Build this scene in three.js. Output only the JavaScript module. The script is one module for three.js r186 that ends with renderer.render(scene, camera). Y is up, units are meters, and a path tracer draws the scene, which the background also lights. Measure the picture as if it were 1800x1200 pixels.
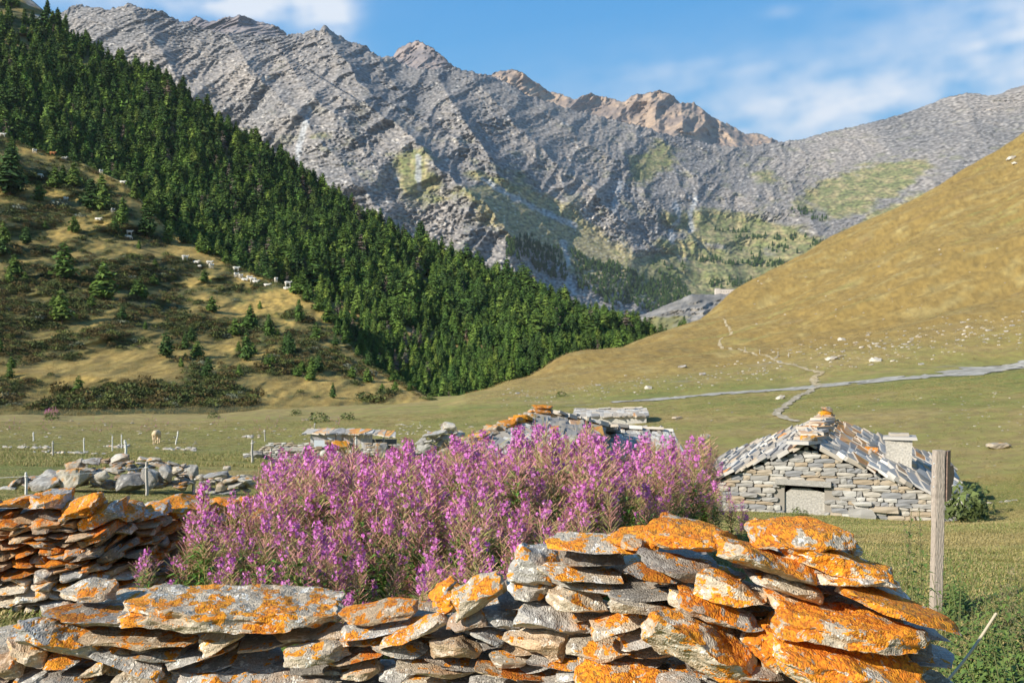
import * as THREE from 'three';
import { mergeGeometries, mergeVertices } from 'three/addons/utils/BufferGeometryUtils.js';
import { MarchingCubes } from 'three/addons/objects/MarchingCubes.js';

// ---------------------------------------------------------------- camera, sky, sun, exposure
const F = 1750, CX = 900, HY = 650, EYE = 1.6;              // lens in photograph pixels: focal length, axis, horizon row, eye height
const scene = new THREE.Scene();
const camera = new THREE.PerspectiveCamera(2 * Math.atan(600 / F) * 180 / Math.PI, 1.5, 0.1, 30000);
camera.position.set(0, EYE, 0);
camera.setViewOffset(1800, 1200, 0, -50, 1800, 1200);
camera.focus = 4.6; camera.userData.fStop = 11;
scene.add(camera);
const renderer = new THREE.WebGLRenderer({ antialias: true });
renderer.toneMapping = THREE.LinearToneMapping;
renderer.toneMappingExposure = 1.45;
renderer.shadowMap.enabled = true;

const SUN = new THREE.Vector3(-0.74, 0.45, 0.50).normalize();
const sun = new THREE.DirectionalLight(new THREE.Color(1, 0.925, 0.79), 5);
sun.name = 'sun'; sun.position.copy(SUN).multiplyScalar(900); sun.castShadow = true;
Object.assign(sun.shadow.camera, { left: -400, right: 400, top: 400, bottom: -400, near: 1, far: 3000 });
sun.shadow.mapSize.set(4096, 4096);
scene.add(sun, sun.target);

// ---------------------------------------------------------------- noise and small maths
let seed = 7;
const rnd = () => { seed = (seed + 0x6d2b79f5) | 0; let t = Math.imul(seed ^ (seed >>> 15), 1 | seed); t = (t + Math.imul(t ^ (t >>> 7), 61 | t)) ^ t; return ((t ^ (t >>> 14)) >>> 0) / 4294967296; };
const rr = (a, b) => a + (b - a) * rnd();
const pick = (a) => a[Math.floor(rnd() * a.length)];
const clamp = (x, a = 0, b = 1) => x < a ? a : x > b ? b : x;
const lerp = (a, b, t) => a + (b - a) * t;
const ss = (a, b, x) => { const t = clamp((x - a) / (b - a)); return t * t * (3 - 2 * t); };
const mix3 = (a, b, t) => [a[0] + (b[0] - a[0]) * t, a[1] + (b[1] - a[1]) * t, a[2] + (b[2] - a[2]) * t];
const mul3 = (a, k) => [a[0] * k, a[1] * k, a[2] * k];
const PERM = new Uint8Array(512); { const p = [...Array(256).keys()]; for (let i = 255; i > 0; i--) { const j = Math.floor(rnd() * (i + 1)); [p[i], p[j]] = [p[j], p[i]]; } for (let i = 0; i < 512; i++) PERM[i] = p[i & 255]; }
const gr = (h, x, y, z) => { h &= 15; const u = h < 8 ? x : y, v = h < 4 ? y : h === 12 || h === 14 ? x : z; return ((h & 1) ? -u : u) + ((h & 2) ? -v : v); };
function n3(x, y, z) {
  const X0 = Math.floor(x), Y0 = Math.floor(y), Z0 = Math.floor(z); x -= X0; y -= Y0; z -= Z0;
  const X = X0 & 255, Y = Y0 & 255, Z = Z0 & 255, u = x * x * x * (x * (x * 6 - 15) + 10), v = y * y * y * (y * (y * 6 - 15) + 10), w = z * z * z * (z * (z * 6 - 15) + 10);
  const A = PERM[X] + Y, AA = PERM[A] + Z, AB = PERM[A + 1] + Z, B = PERM[X + 1] + Y, BA = PERM[B] + Z, BB = PERM[B + 1] + Z;
  const a = lerp(lerp(gr(PERM[AA], x, y, z), gr(PERM[BA], x - 1, y, z), u), lerp(gr(PERM[AB], x, y - 1, z), gr(PERM[BB], x - 1, y - 1, z), u), v);
  const b = lerp(lerp(gr(PERM[AA + 1], x, y, z - 1), gr(PERM[BA + 1], x - 1, y, z - 1), u), lerp(gr(PERM[AB + 1], x, y - 1, z - 1), gr(PERM[BB + 1], x - 1, y - 1, z - 1), u), v);
  return lerp(a, b, w);
}
function fbm(x, y, z, o = 4, g = 0.5) { let s = 0, a = 1, f = 1, t = 0; for (let i = 0; i < o; i++) { s += a * n3(x * f + i * 17.3, y * f - i * 9.1, z * f + i * 5.7); t += a; a *= g; f *= 2.03; } return s / t * 1.5; }
function ridged(x, y, z, o = 4, g = 0.5) { let s = 0, a = 1, f = 1, t = 0; for (let i = 0; i < o; i++) { const r = 1 - Math.abs(n3(x * f + i * 7.7, y * f + i * 3.1, z * f - i * 4.9)) * 2; s += a * r * r; t += a; a *= g; f *= 2.07; } return s / t; }
function line(pts) {                                        // smooth curve through [x, y] points
  return (x) => {
    const n = pts.length; if (x <= pts[0][0]) return pts[0][1]; if (x >= pts[n - 1][0]) return pts[n - 1][1];
    let i = 0; while (x > pts[i + 1][0]) i++;
    return lerp(pts[i][1], pts[i + 1][1], (x - pts[i][0]) / (pts[i + 1][0] - pts[i][0]));
  };
}
function cr(p0, p1, p2, p3, t) { return 0.5 * (2 * p1 + (p2 - p0) * t + (2 * p0 - 5 * p1 + 4 * p2 - p3) * t * t + (3 * p1 - p0 - 3 * p2 + p3) * t * t * t); }
const P = (px, py, d) => new THREE.Vector3((px - CX) / F * d, EYE + (HY - py) / F * d, -d);
const V = (x, y, z) => new THREE.Vector3(x, y, z);

// ---------------------------------------------------------------- sky: air, thin cloud banks all round
{
  const W = 2048, H = 1024, data = new Float32Array(W * H * 4);
  const grad = [[0, [0.283, 0.451, 0.579]], [9, [0.201, 0.395, 0.579]], [13, [0.130, 0.340, 0.579]], [17, [0.080, 0.293, 0.569]], [21, [0.056, 0.253, 0.544]], [32, [0.044, 0.182, 0.403]], [60, [0.035, 0.126, 0.289]], [90, [0.032, 0.110, 0.254]]];
  const banks = [[-24, 21.3, 9, 2.2, 1.5], [-15.5, 19.6, 3.4, 1.0, 1.3], [-10.6, 20.2, 1.5, 2.4, 1.4], [18, 13.6, 14, 3.0, 0.8], [28, 17.5, 7, 3.6, 0.65], [15.3, 19.1, 0.9, 0.28, 0.5], [10, 16.6, 4, 0.4, 0.35], [-36, 15, 9, 3, 0.6], [46, 16, 10, 4, 0.55], [-62, 19, 9, 3, 0.6], [75, 14, 13, 3, 0.6], [-95, 15, 12, 3, 0.55], [105, 19, 10, 3, 0.55], [140, 15, 13, 3, 0.6], [172, 20, 9, 3, 0.55], [-130, 18, 12, 3, 0.55], [-165, 13, 10, 3, 0.6]];
  for (let r = 0; r < H; r++) {
    const el = ((r + 0.5) / H - 0.5) * 180;
    let k = 0; while (k < grad.length - 2 && el > grad[k + 1][0]) k++;
    const base = el < 0 ? [0.15, 0.14, 0.11] : mix3(grad[k][1], grad[k + 1][1], clamp((el - grad[k][0]) / (grad[k + 1][0] - grad[k][0])));
    for (let c = 0; c < W; c++) {
      const a = ((c + 0.5) / W - 0.5) * 2 * Math.PI, x = Math.cos(a) * Math.cos(el * Math.PI / 180), y = Math.sin(el * Math.PI / 180), z = Math.sin(a) * Math.cos(el * Math.PI / 180);
      let col = base;
      if (el > 0 && el < 32) {
        let az = a * 180 / Math.PI + 90; if (az > 180) az -= 360;      // degrees right of the view axis
        let m = 0;
        for (const [ba, be, wa, we, s] of banks) { let da = az - ba; if (da > 180) da -= 360; if (da < -180) da += 360; if (Math.abs(da) < wa * 3) m += s * Math.exp(-(da * da) / (wa * wa) - ((el - be) / we) ** 2); }
        if (m > 0.01) {
          const wisp = fbm(x * 9 + 3, y * 42 - x * 6, z * 9, 5, 0.6) , puff = fbm(x * 30, y * 34, z * 30 + 7, 4, 0.55);
          const t = clamp(m * (0.78 + 1.0 * wisp + 0.55 * puff)) ; 
          col = mix3(base, [0.575, 0.62, 0.685], t * 0.95);
        }
      }
      const o = (r * W + c) * 4; data[o] = col[0]; data[o + 1] = col[1]; data[o + 2] = col[2]; data[o + 3] = 1;
    }
  }
  const t = new THREE.DataTexture(data, W, H, THREE.RGBAFormat, THREE.FloatType);
  t.mapping = THREE.EquirectangularReflectionMapping; t.magFilter = THREE.LinearFilter; t.needsUpdate = true;
  scene.background = t; scene.environment = t;
}
scene.fog = new THREE.FogExp2(new THREE.Color(0.74, 0.85, 1.0), 0.000032);

// ---------------------------------------------------------------- scene helpers
const used = {};
function numbered(name) { const n = used[name] = (used[name] ?? -1) + 1; return n ? name + '_' + String(n).padStart(3, '0') : name; }
function tag(o, label, category, group, kind) { o.userData.label = label; o.userData.category = category; if (group) o.userData.group = group; if (kind) o.userData.kind = kind; return o; }
function shadow(m) { m.castShadow = m.receiveShadow = true; return m; }
function mesh(name, geo, mat, parent) { const m = shadow(new THREE.Mesh(geo, mat)); m.name = name; parent.add(m); return m; }
function thing(name, label, category, pos, group) { const o = new THREE.Group(); o.name = numbered(name); if (pos) o.position.copy(pos); tag(o, label, category, group); scene.add(o); return o; }
function structure(name, geo, mat, label, category) { const m = mesh(numbered(name), geo, mat, scene); tag(m, label, category, null, 'structure'); return m; }
function copy(o, label) { const c = o.clone(); c.name = numbered(o.name.replace(/_\d+$/, '')); c.userData = { ...o.userData, label }; scene.add(c); return c; }
function geoFrom(pos, idx, col, uv) {
  const g = new THREE.BufferGeometry(); g.setAttribute('position', new THREE.Float32BufferAttribute(pos, 3)); if (idx) g.setIndex(idx);
  if (col) g.setAttribute('color', new THREE.Float32BufferAttribute(col, 3)); if (uv) g.setAttribute('uv', new THREE.Float32BufferAttribute(uv, 2));
  g.computeVertexNormals(); return g;
}
function paint(g, rgb, vary = 0) { const n = g.attributes.position.count, c = new Float32Array(n * 3); for (let i = 0; i < n; i++) { const k = 1 + (rnd() - 0.5) * vary; c[i * 3] = rgb[0] * k; c[i * 3 + 1] = rgb[1] * k; c[i * 3 + 2] = rgb[2] * k; } g.setAttribute('color', new THREE.BufferAttribute(c, 3)); return g; }
const VC = new THREE.MeshStandardMaterial({ vertexColors: true, roughness: 0.95 });
const VCD = new THREE.MeshStandardMaterial({ vertexColors: true, roughness: 0.9, side: THREE.DoubleSide });
const rgb = (r, g, b) => new THREE.Color().setRGB(r, g, b);
function dataTex(size, fn, srgb = false, rep = 1) {
  const d = new Uint8Array(size * size * 4);
  for (let y = 0; y < size; y++) for (let x = 0; x < size; x++) { const v = fn(x / size, y / size), o = (y * size + x) * 4, a = Array.isArray(v) ? v : [v, v, v]; for (let k = 0; k < 3; k++) d[o + k] = clamp(a[k]) * 255; d[o + 3] = 255; }
  const t = new THREE.DataTexture(d, size, size); t.wrapS = t.wrapT = THREE.RepeatWrapping; t.magFilter = THREE.LinearFilter; t.repeat.set(rep, rep); if (srgb) t.colorSpace = THREE.SRGBColorSpace; t.needsUpdate = true; return t;
}
// noise that repeats after one unit in u and v
const GX = new Float32Array(256), GYV = new Float32Array(256); for (let i = 0; i < 256; i++) { GX[i] = Math.cos(i / 256 * 6.2832); GYV[i] = Math.sin(i / 256 * 6.2832); }
function pn(x, y, per, s) {
  const X0 = Math.floor(x), Y0 = Math.floor(y); x -= X0; y -= Y0; const w = (i) => ((i % per) + per) % per, H = (i, j) => PERM[(PERM[(w(i) + s) & 255] + w(j) * 7 + (w(j) >> 3)) & 255], u = x * x * x * (x * (x * 6 - 15) + 10), v = y * y * y * (y * (y * 6 - 15) + 10);
  const d = (i, j, dx, dy) => { const t = H(i, j); return GX[t] * dx + GYV[t] * dy; };
  return lerp(lerp(d(X0, Y0, x, y), d(X0 + 1, Y0, x - 1, y), u), lerp(d(X0, Y0 + 1, x, y - 1), d(X0 + 1, Y0 + 1, x - 1, y - 1), u), v) * 1.3;
}
const tile = (u, v, f, o = 3, s = 0) => { let t = 0, a = 1, k = Math.round(f), n = 0; for (let i = 0; i < o; i++) { t += a * pn(u * k, v * k, k, s * 13 + i * 37); n += a; a *= 0.6; k *= 2; } return t / n * 1.35; };
const GLADE = [[520, 506], [600, 537], [733, 590], [833, 607], [910, 640]];
// ---------------------------------------------------------------- ground: meadow and the golden hill on the right, one sheet
const GC = [-600, 0, 300, 600, 770, 830, 900, 1000, 1150, 1290, 1450, 1650, 1800, 2100, 2600];
const GD = [1.5, 4, 6.5, 12, 20, 39, 70, 110, 150, 200, 235, 270, 330, 400, 440, 480, 560, 700, 1000];
const GY = [                                                   // metres above the eye, by direction and distance
  [-1.6, -1.6, -1.6, -1.6, -1.6, -1.6, -1.6, -1.6, -1.6, -1.6, -1.6, -1.6, -1.6, -1.6, -1.6],
  [-1.45, -1.5, -1.55, -1.6, -1.62, -1.62, -1.62, -1.62, -1.62, -1.62, -1.65, -1.65, -1.65, -1.6, -1.5],
  [-1.5, -1.55, -1.6, -1.68, -1.7, -1.7, -1.72, -1.75, -1.78, -1.8, -1.82, -1.82, -1.8, -1.7, -1.6],
  [-1.9, -2.05, -2.1, -2.2, -2.25, -2.25, -2.25, -2.25, -2.25, -2.28, -2.3, -2.3, -2.25, -2.1, -1.9],
  [-2.6, -2.85, -2.9, -3.05, -3.1, -3.15, -3.2, -3.2, -3.25, -3.25, -3.25, -3.2, -3.1, -2.8, -2.4],
  [-4.2, -4.5, -4.7, -4.9, -5.05, -5.1, -5.15, -5.2, -5.3, -5.35, -5.4, -5.45, -5.2, -4.4, -3.4],
  [-5.8, -6.2, -6.5, -6.6, -6.5, -6.4, -6.2, -5.9, -5.5, -5.2, -4.8, -4.2, -3.6, -2.2, 0],
  [-7, -7.6, -8, -7.6, -7, -6.7, -6.3, -5.8, -5, -4.2, -3.2, -1.9, -0.8, 1.5, 5],
  [-7, -7.6, -8, -7.3, -6.4, -6, -5.5, -5, -4.4, -3.3, -2.1, -0.2, 1.2, 4.5, 10],
  [-7, -7.4, -7.8, -7.2, -6.2, -4.7, -4, -3.2, -1.2, 0.6, 3.2, 7.5, 11, 19, 30],
  [-7, -7, -7, -7, -6.3, -6, -2.2, 0.2, 1.8, 4.5, 9, 17, 24, 38, 55],
  [-7, -7, -7, -7.5, -8, -9, -6, 2.7, 5.5, 9, 17, 29, 38, 58, 85],
  [-8, -8, -8, -9, -11, -13, -12, -4, 11, 18, 30, 47, 60, 88, 120],
  [-10, -10, -10, -12, -14, -17, -19, -16, -2, 31, 48, 71, 88, 120, 150],
  [-12, -12, -12, -14, -18, -20, -22, -20, -10, 22, 55, 80, 104, 138, 175],
  [-14, -14, -14, -16, -20, -22, -22, -22, -15, 10, 46, 82, 110, 150, 190],
  [-20, -20, -20, -20, -20, -20, -20, -20, -20, -8, 25, 66, 100, 145, 190],
  [-25, -25, -25, -25, -25, -25, -25, -25, -25, -25, -10, 30, 70, 110, 150],
  [-40, -40, -40, -40, -40, -40, -40, -40, -40, -40, -40, -30, 0, 40, 80]];
const GL = GD.map(Math.log);
function spot(list, x) { let i = 0; while (i < list.length - 2 && x > list[i + 1]) i++; return [i, clamp((x - list[i]) / (list[i + 1] - list[i]))]; }
function baseY(px, d) {
  const [i, a] = spot(GC, px), [j, b] = spot(GL, Math.log(Math.max(d, 1.5)));
  const row = (r) => { const R = GY[clamp(r, 0, GD.length - 1)]; return cr(R[Math.max(i - 1, 0)], R[i], R[i + 1], R[Math.min(i + 2, GC.length - 1)], a); };
  return EYE + cr(row(j - 1), row(j), row(j + 1), row(j + 2), b);
}
function groundY(x, z) {
  const r = Math.hypot(x, z), th = clamp(Math.atan2(x, -z), -0.9, 0.9), d = r * Math.cos(th), px = CX + F * Math.tan(th);
  const far = ss(25, 160, r), hill = ss(150, 260, r) * ss(820, 1000, px);
  return baseY(px, d) + n3(x * 1.1, 3, z * 1.1) * 0.035 + fbm(x * 0.17, 1, z * 0.17, 3) * 0.10 * ss(5, 25, r) + fbm(x * 0.06, 8, z * 0.06, 3) * 0.38 * far
    + hill * (fbm(x * 0.02, 5, z * 0.02, 4, 0.55) * 2.6 + n3(x * 0.012 + z * 0.02, 2, z * 0.03) * 1.6 + ridged(x * 0.05 + z * 0.035, 7, z * 0.09, 3) * 0.7);
}
function onGround(px, py, d0 = 5, d1 = 700) {              // where the view through that pixel meets the ground
  let last = d0;
  for (let d = d0; d < d1; d *= 1.01) { const p = P(px, py, d); if (p.y < groundY(p.x, p.z)) { let a = last, b = d; for (let k = 0; k < 12; k++) { const m = (a + b) / 2, q = P(px, py, m); if (q.y < groundY(q.x, q.z)) b = m; else a = m; } const q = P(px, py, b); q.y = groundY(q.x, q.z); return q; } last = d; }
  const q = P(px, py, d1); q.y = groundY(q.x, q.z); return q;
}
const C_GOLD = [0.345, 0.23, 0.06], C_STRAW = [0.42, 0.315, 0.11], C_GREEN = [0.205, 0.24, 0.045], C_OLIVE = [0.32, 0.29, 0.075], C_RUST = [0.28, 0.18, 0.06], C_EARTH = [0.24, 0.18, 0.115];
function groundColor(x, z) {
  const r = Math.hypot(x, z), px = CX + F * clamp(x / Math.max(-z, 0.01), -2, 2);
  const a = fbm(x * 0.012, 2, z * 0.012, 4), b = fbm(x * 0.09, 4, z * 0.09, 4, 0.6), c = fbm(x * 0.9, 6, z * 0.9, 3), s = fbm(x * 0.03 + z * 0.02, 9, z * 0.11, 4, 0.6);
  const hill = ss(165, 225, r + 40 * a + 16 * b) * ss(780, 960, px);
  let green = clamp(0.40 + 0.9 * a + 0.65 * b);
  green = lerp(green, clamp(green + 0.25), ss(90, 40, r) * ss(700, 1200, px));
  green *= 1 - 0.45 * ss(900, 600, px) * ss(85, 105, r);
  let col = mix3(mix3(C_STRAW, C_OLIVE, ss(0.1, 0.5, green + 0.3 * c)), C_GREEN, ss(0.45, 0.95, green + 0.25 * c));
  const gold = mix3(mix3(C_GOLD, C_STRAW, ss(0.0, 0.5, b + 0.4 * s)), mix3(C_RUST, C_OLIVE, ss(-0.3, 0.3, a)), ss(0.05, 0.6, s + 0.3 * c - 0.1));
  col = mix3(col, mul3(gold, 1 + 0.30 * fbm(x * 0.28, 3, z * 0.5, 4, 0.7)), hill);
  const bare = ss(0.42, 0.62, fbm(x * 0.05 + 40, 3, z * 0.14, 4, 0.6)) * 0.5 * ss(60, 150, r);
  col = mix3(col, [0.32, 0.28, 0.22], bare * (1 - hill * 0.6));
  return mul3(col, 0.74 + 0.5 * clamp(0.5 + c * 0.9 + 0.5 * n3(x * 0.35, 2, z * 0.35)));
}
{
  const ths = []; for (let p = -900; p < -120; p += 22) ths.push(Math.atan((p - CX) / F)); for (let p = -120; p < 1920; p += 3.4) ths.push(Math.atan((p - CX) / F)); for (let p = 1920; p <= 2700; p += 22) ths.push(Math.atan((p - CX) / F));
  const t0 = ths[0], t1 = ths[ths.length - 1]; const all = []; for (let k = 1; k < 14; k++) all.push(t1 + (2 * Math.PI - (t1 - t0)) * k / 14); const TH = [...ths, ...all, t0 + 2 * Math.PI];
  const RS = [0.05]; for (let r = 0.7; r < 30; r *= 1.055) RS.push(r); for (let r = 30; r < 150; r *= 1.0115) RS.push(r); for (let r = 150; r < 560; r *= 1.0075) RS.push(r); for (let r = 560; r < 1100; r *= 1.06) RS.push(r);
  const pos = [], col = [], uv = [], idx = [], n = TH.length;
  for (const r of RS) for (const th of TH) { const x = Math.sin(th) * r, z = -Math.cos(th) * r, c = groundColor(x, z); pos.push(x, groundY(x, z), z); col.push(c[0], c[1], c[2]); uv.push(x / 2.4, z / 2.4); }
  for (let j = 0; j < RS.length - 1; j++) for (let i = 0; i < n - 1; i++) { const a = j * n + i, b = a + 1, c = a + n, d = c + 1; idx.push(a, b, c, b, d, c); }
  const g = geoFrom(pos, idx, col, uv);
  const grain = dataTex(512, (u, v) => { const a = tile(u, v, 46, 3, 1), b = tile(u, v, 150, 2, 5); return clamp(0.84 + 0.3 * a + 0.3 * b); });
  const m = new THREE.MeshStandardMaterial({ vertexColors: true, roughness: 1, map: grain, bumpMap: grain, bumpScale: 0.035 });
  structure('meadow', g, m, 'grazed green and straw coloured alpine meadow rising to the golden hill on the right', 'meadow');
}
console.log('ground');

// ---------------------------------------------------------------- slopes and mountains: surfaces through measured ridge and foot lines, each with its own distance
function relief(o) {
  const soft = (f, w) => (x) => { let t = 0; for (let k = -4; k <= 4; k++) t += f(x + k * w / 4); return t / 9; };
  const sky = line(o.sky), skyS = soft(sky, o.smooth ?? 45), base = soft(line(o.base), 45), dT = soft(line(o.dTop), 90), dB = soft(line(o.dBase), 90), cols = [], rows = o.rows, back = o.back ?? [[60, -30], [200, -160]];
  for (let p = o.px0; p <= o.px1 + 0.01; p += o.step) cols.push(p);
  const n = cols.length, pos = new Float32Array(n * (rows + 1 + back.length) * 3), pys = new Float32Array(n * (rows + 1)), sk = cols.map((p) => sky(p) + (o.rough ? o.rough(p) : 0));
  for (let j = 0; j <= rows; j++) for (let i = 0; i < n; i++) {
    const px = cols[i], t = j / rows, py = lerp(skyS(px), base(px), t) + (sk[i] - skyS(px)) * Math.exp(-t * (o.fall ?? 14)); let d = lerp(dT(px), dB(px), Math.pow(t, o.k ?? 1));
    d -= o.disp(px, py, (px - CX) / F * d, (HY - py) / F * d, d, t);
    const k = (j * n + i) * 3; pos[k] = (px - CX) / F * d; pos[k + 1] = EYE + (HY - py) / F * d; pos[k + 2] = -d; pys[j * n + i] = py;
  }
  back.forEach(([bd, by], q) => { for (let i = 0; i < n; i++) { const k = ((rows + 1 + q) * n + i) * 3, f = 1 + bd / -pos[i * 3 + 2]; pos[k] = pos[i * 3] * f; pos[k + 1] = pos[i * 3 + 1] + by; pos[k + 2] = pos[i * 3 + 2] * f; } });
  const idx = [];
  for (let j = 0; j < rows; j++) for (let i = 0; i < n - 1; i++) { const a = j * n + i, b = a + 1, c = a + n, e = c + 1; idx.push(a, c, b, b, c, e); }
  for (let q = 0; q < back.length; q++) for (let i = 0; i < n - 1; i++) { const a = (q ? rows + q : 0) * n + i, b = a + 1, c = (rows + 1 + q) * n + i, e = c + 1; idx.push(a, b, c, b, e, c); }
  const g = new THREE.BufferGeometry(); g.setAttribute('position', new THREE.BufferAttribute(pos, 3)); g.setIndex(idx); g.computeVertexNormals();
  const N = g.attributes.normal, col = new Float32Array(pos.length);
  for (let v = 0; v < N.count; v++) { const i = v % n, px = cols[i], py = v < pys.length ? pys[v] : sk[i], c = o.color(px, py, pos[v * 3], pos[v * 3 + 1], -pos[v * 3 + 2], N.getY(v)); col.set(c, v * 3); }
  g.setAttribute('color', new THREE.BufferAttribute(col, 3));
  const m = structure(o.name, g, VC, o.label, o.category);
  m.userData.at = undefined;
  const at = (px, py) => {
    const u = clamp((px - o.px0) / o.step, 0, n - 1.001), i = Math.floor(u), a = u - i, out = V(0, 0, 0); let j = 0; while (j < rows - 1 && pys[(j + 1) * n + i] < py) j++;
    const b = clamp((py - pys[j * n + i]) / (pys[(j + 1) * n + i] - pys[j * n + i]));
    for (const [jj, ii, w] of [[j, i, (1 - a) * (1 - b)], [j, i + 1, a * (1 - b)], [j + 1, i, (1 - a) * b], [j + 1, i + 1, a * b]]) { const k = (jj * n + ii) * 3; out.x += pos[k] * w; out.y += pos[k + 1] * w; out.z += pos[k + 2] * w; }
    return out;
  };
  delete m.userData.at;
  console.log(o.name, n * rows);
  return { at, sky: (px) => sky(px), base };
}
const segDist = (px, py, pts) => {                            // signed distance in direction across a ridge line: + on its right
  let best = 1e9, sgn = 1, along = 0;
  for (let i = 0; i < pts.length - 1; i++) {
    const [ax, ay] = pts[i], [bx, by] = pts[i + 1], dx = bx - ax, dy = by - ay, t = clamp(((px - ax) * dx + (py - ay) * dy) / (dx * dx + dy * dy)), ex = px - ax - dx * t, ey = py - ay - dy * t, d = Math.hypot(ex, ey);
    if (d < best) { best = d; sgn = dx * ey - dy * ex > 0 ? -1 : 1; along = (i + t) / (pts.length - 1); }
  }
  return [best * sgn, along];
};
// ridge crests of the grey massif: [points, height toward the valley, width of the near side, width of the steep far side]
const CRESTS = [
  [[[565, 52], [608, 110], [650, 165], [705, 192]], 150, 80, 20], [[[655, 92], [690, 140], [722, 190], [760, 215]], 90, 50, 16],
  [[[762, 128], [800, 190], [842, 250], [880, 300], [905, 330]], 200, 90, 26], [[[640, 182], [690, 212], [735, 255], [785, 310], [845, 350], [885, 390], [905, 440]], 170, 90, 20],
  [[[835, 140], [900, 210], [960, 270], [1040, 335], [1100, 390]], 130, 70, 24], [[[905, 165], [1000, 232], [1100, 292], [1180, 375]], 110, 70, 24],
  [[[225, 10], [262, 60], [300, 120], [350, 190]], 70, 70, 24], [[[400, 60], [450, 130], [520, 200], [600, 290], [680, 380]], 80, 80, 24], [[[480, 70], [540, 150], [610, 220], [660, 300]], 60, 60, 18],
  [[[1150, 235], [1200, 290], [1260, 330], [1330, 350]], 80, 60, 22], [[[1290, 258], [1350, 330], [1420, 380], [1480, 420]], 70, 70, 22], [[[1660, 175], [1600, 230], [1500, 300], [1440, 350]], -60, 60, 60],
  [[[1180, 290], [1190, 330], [1230, 370]], 60, 40, 14], [[[1700, 170], [1720, 230], [1650, 330], [1600, 380]], 70, 60, 30], [[[1420, 380], [1440, 420], [1500, 440]], 50, 40, 20]];
const grassPatches = [[730, 305, 42, 38, 0.5, 1], [960, 395, 125, 40, 0.5, 1.15], [1070, 465, 105, 34, 0.48, 1.15], [890, 365, 55, 22, 0.6, 0.9], [1010, 445, 80, 30, 0.5, 1.0], [1145, 285, 42, 28, -0.5, 0.8], [1100, 250, 25, 12, 0.4, 0.4], [1520, 325, 88, 24, -0.28, 1.15], [1480, 350, 60, 24, -0.2, 1], [1590, 300, 70, 10, -0.45, 0.8], [1290, 405, 115, 30, 0.1, 0.95], [1310, 470, 140, 38, 0, 1.0], [1200, 495, 90, 36, 0.25, 1.1], [1360, 430, 100, 34, 0.1, 0.85], [1210, 440, 60, 24, 0.3, 0.8], [1540, 390, 90, 14, -0.5, 0.95], [1350, 310, 60, 18, 0.5, 0.55], [470, 140, 34, 14, -0.6, 0.5], [560, 240, 24, 10, 0.2, 0.45], [600, 140, 20, 10, 0, 0.3], [1210, 330, 25, 20, 0.5, 0.4]];
const screes = [[[1188, 355], [1195, 385], [1180, 405], [1182, 425]], [[1222, 350], [1214, 378], [1216, 405]], [[850, 315], [900, 345], [960, 375], [1010, 395]], [[545, 190], [530, 240], [520, 290]], [[990, 425], [1000, 460], [985, 470], [1010, 515]], [[735, 275], [737, 330]], [[1090, 320], [1080, 370]]];
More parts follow.
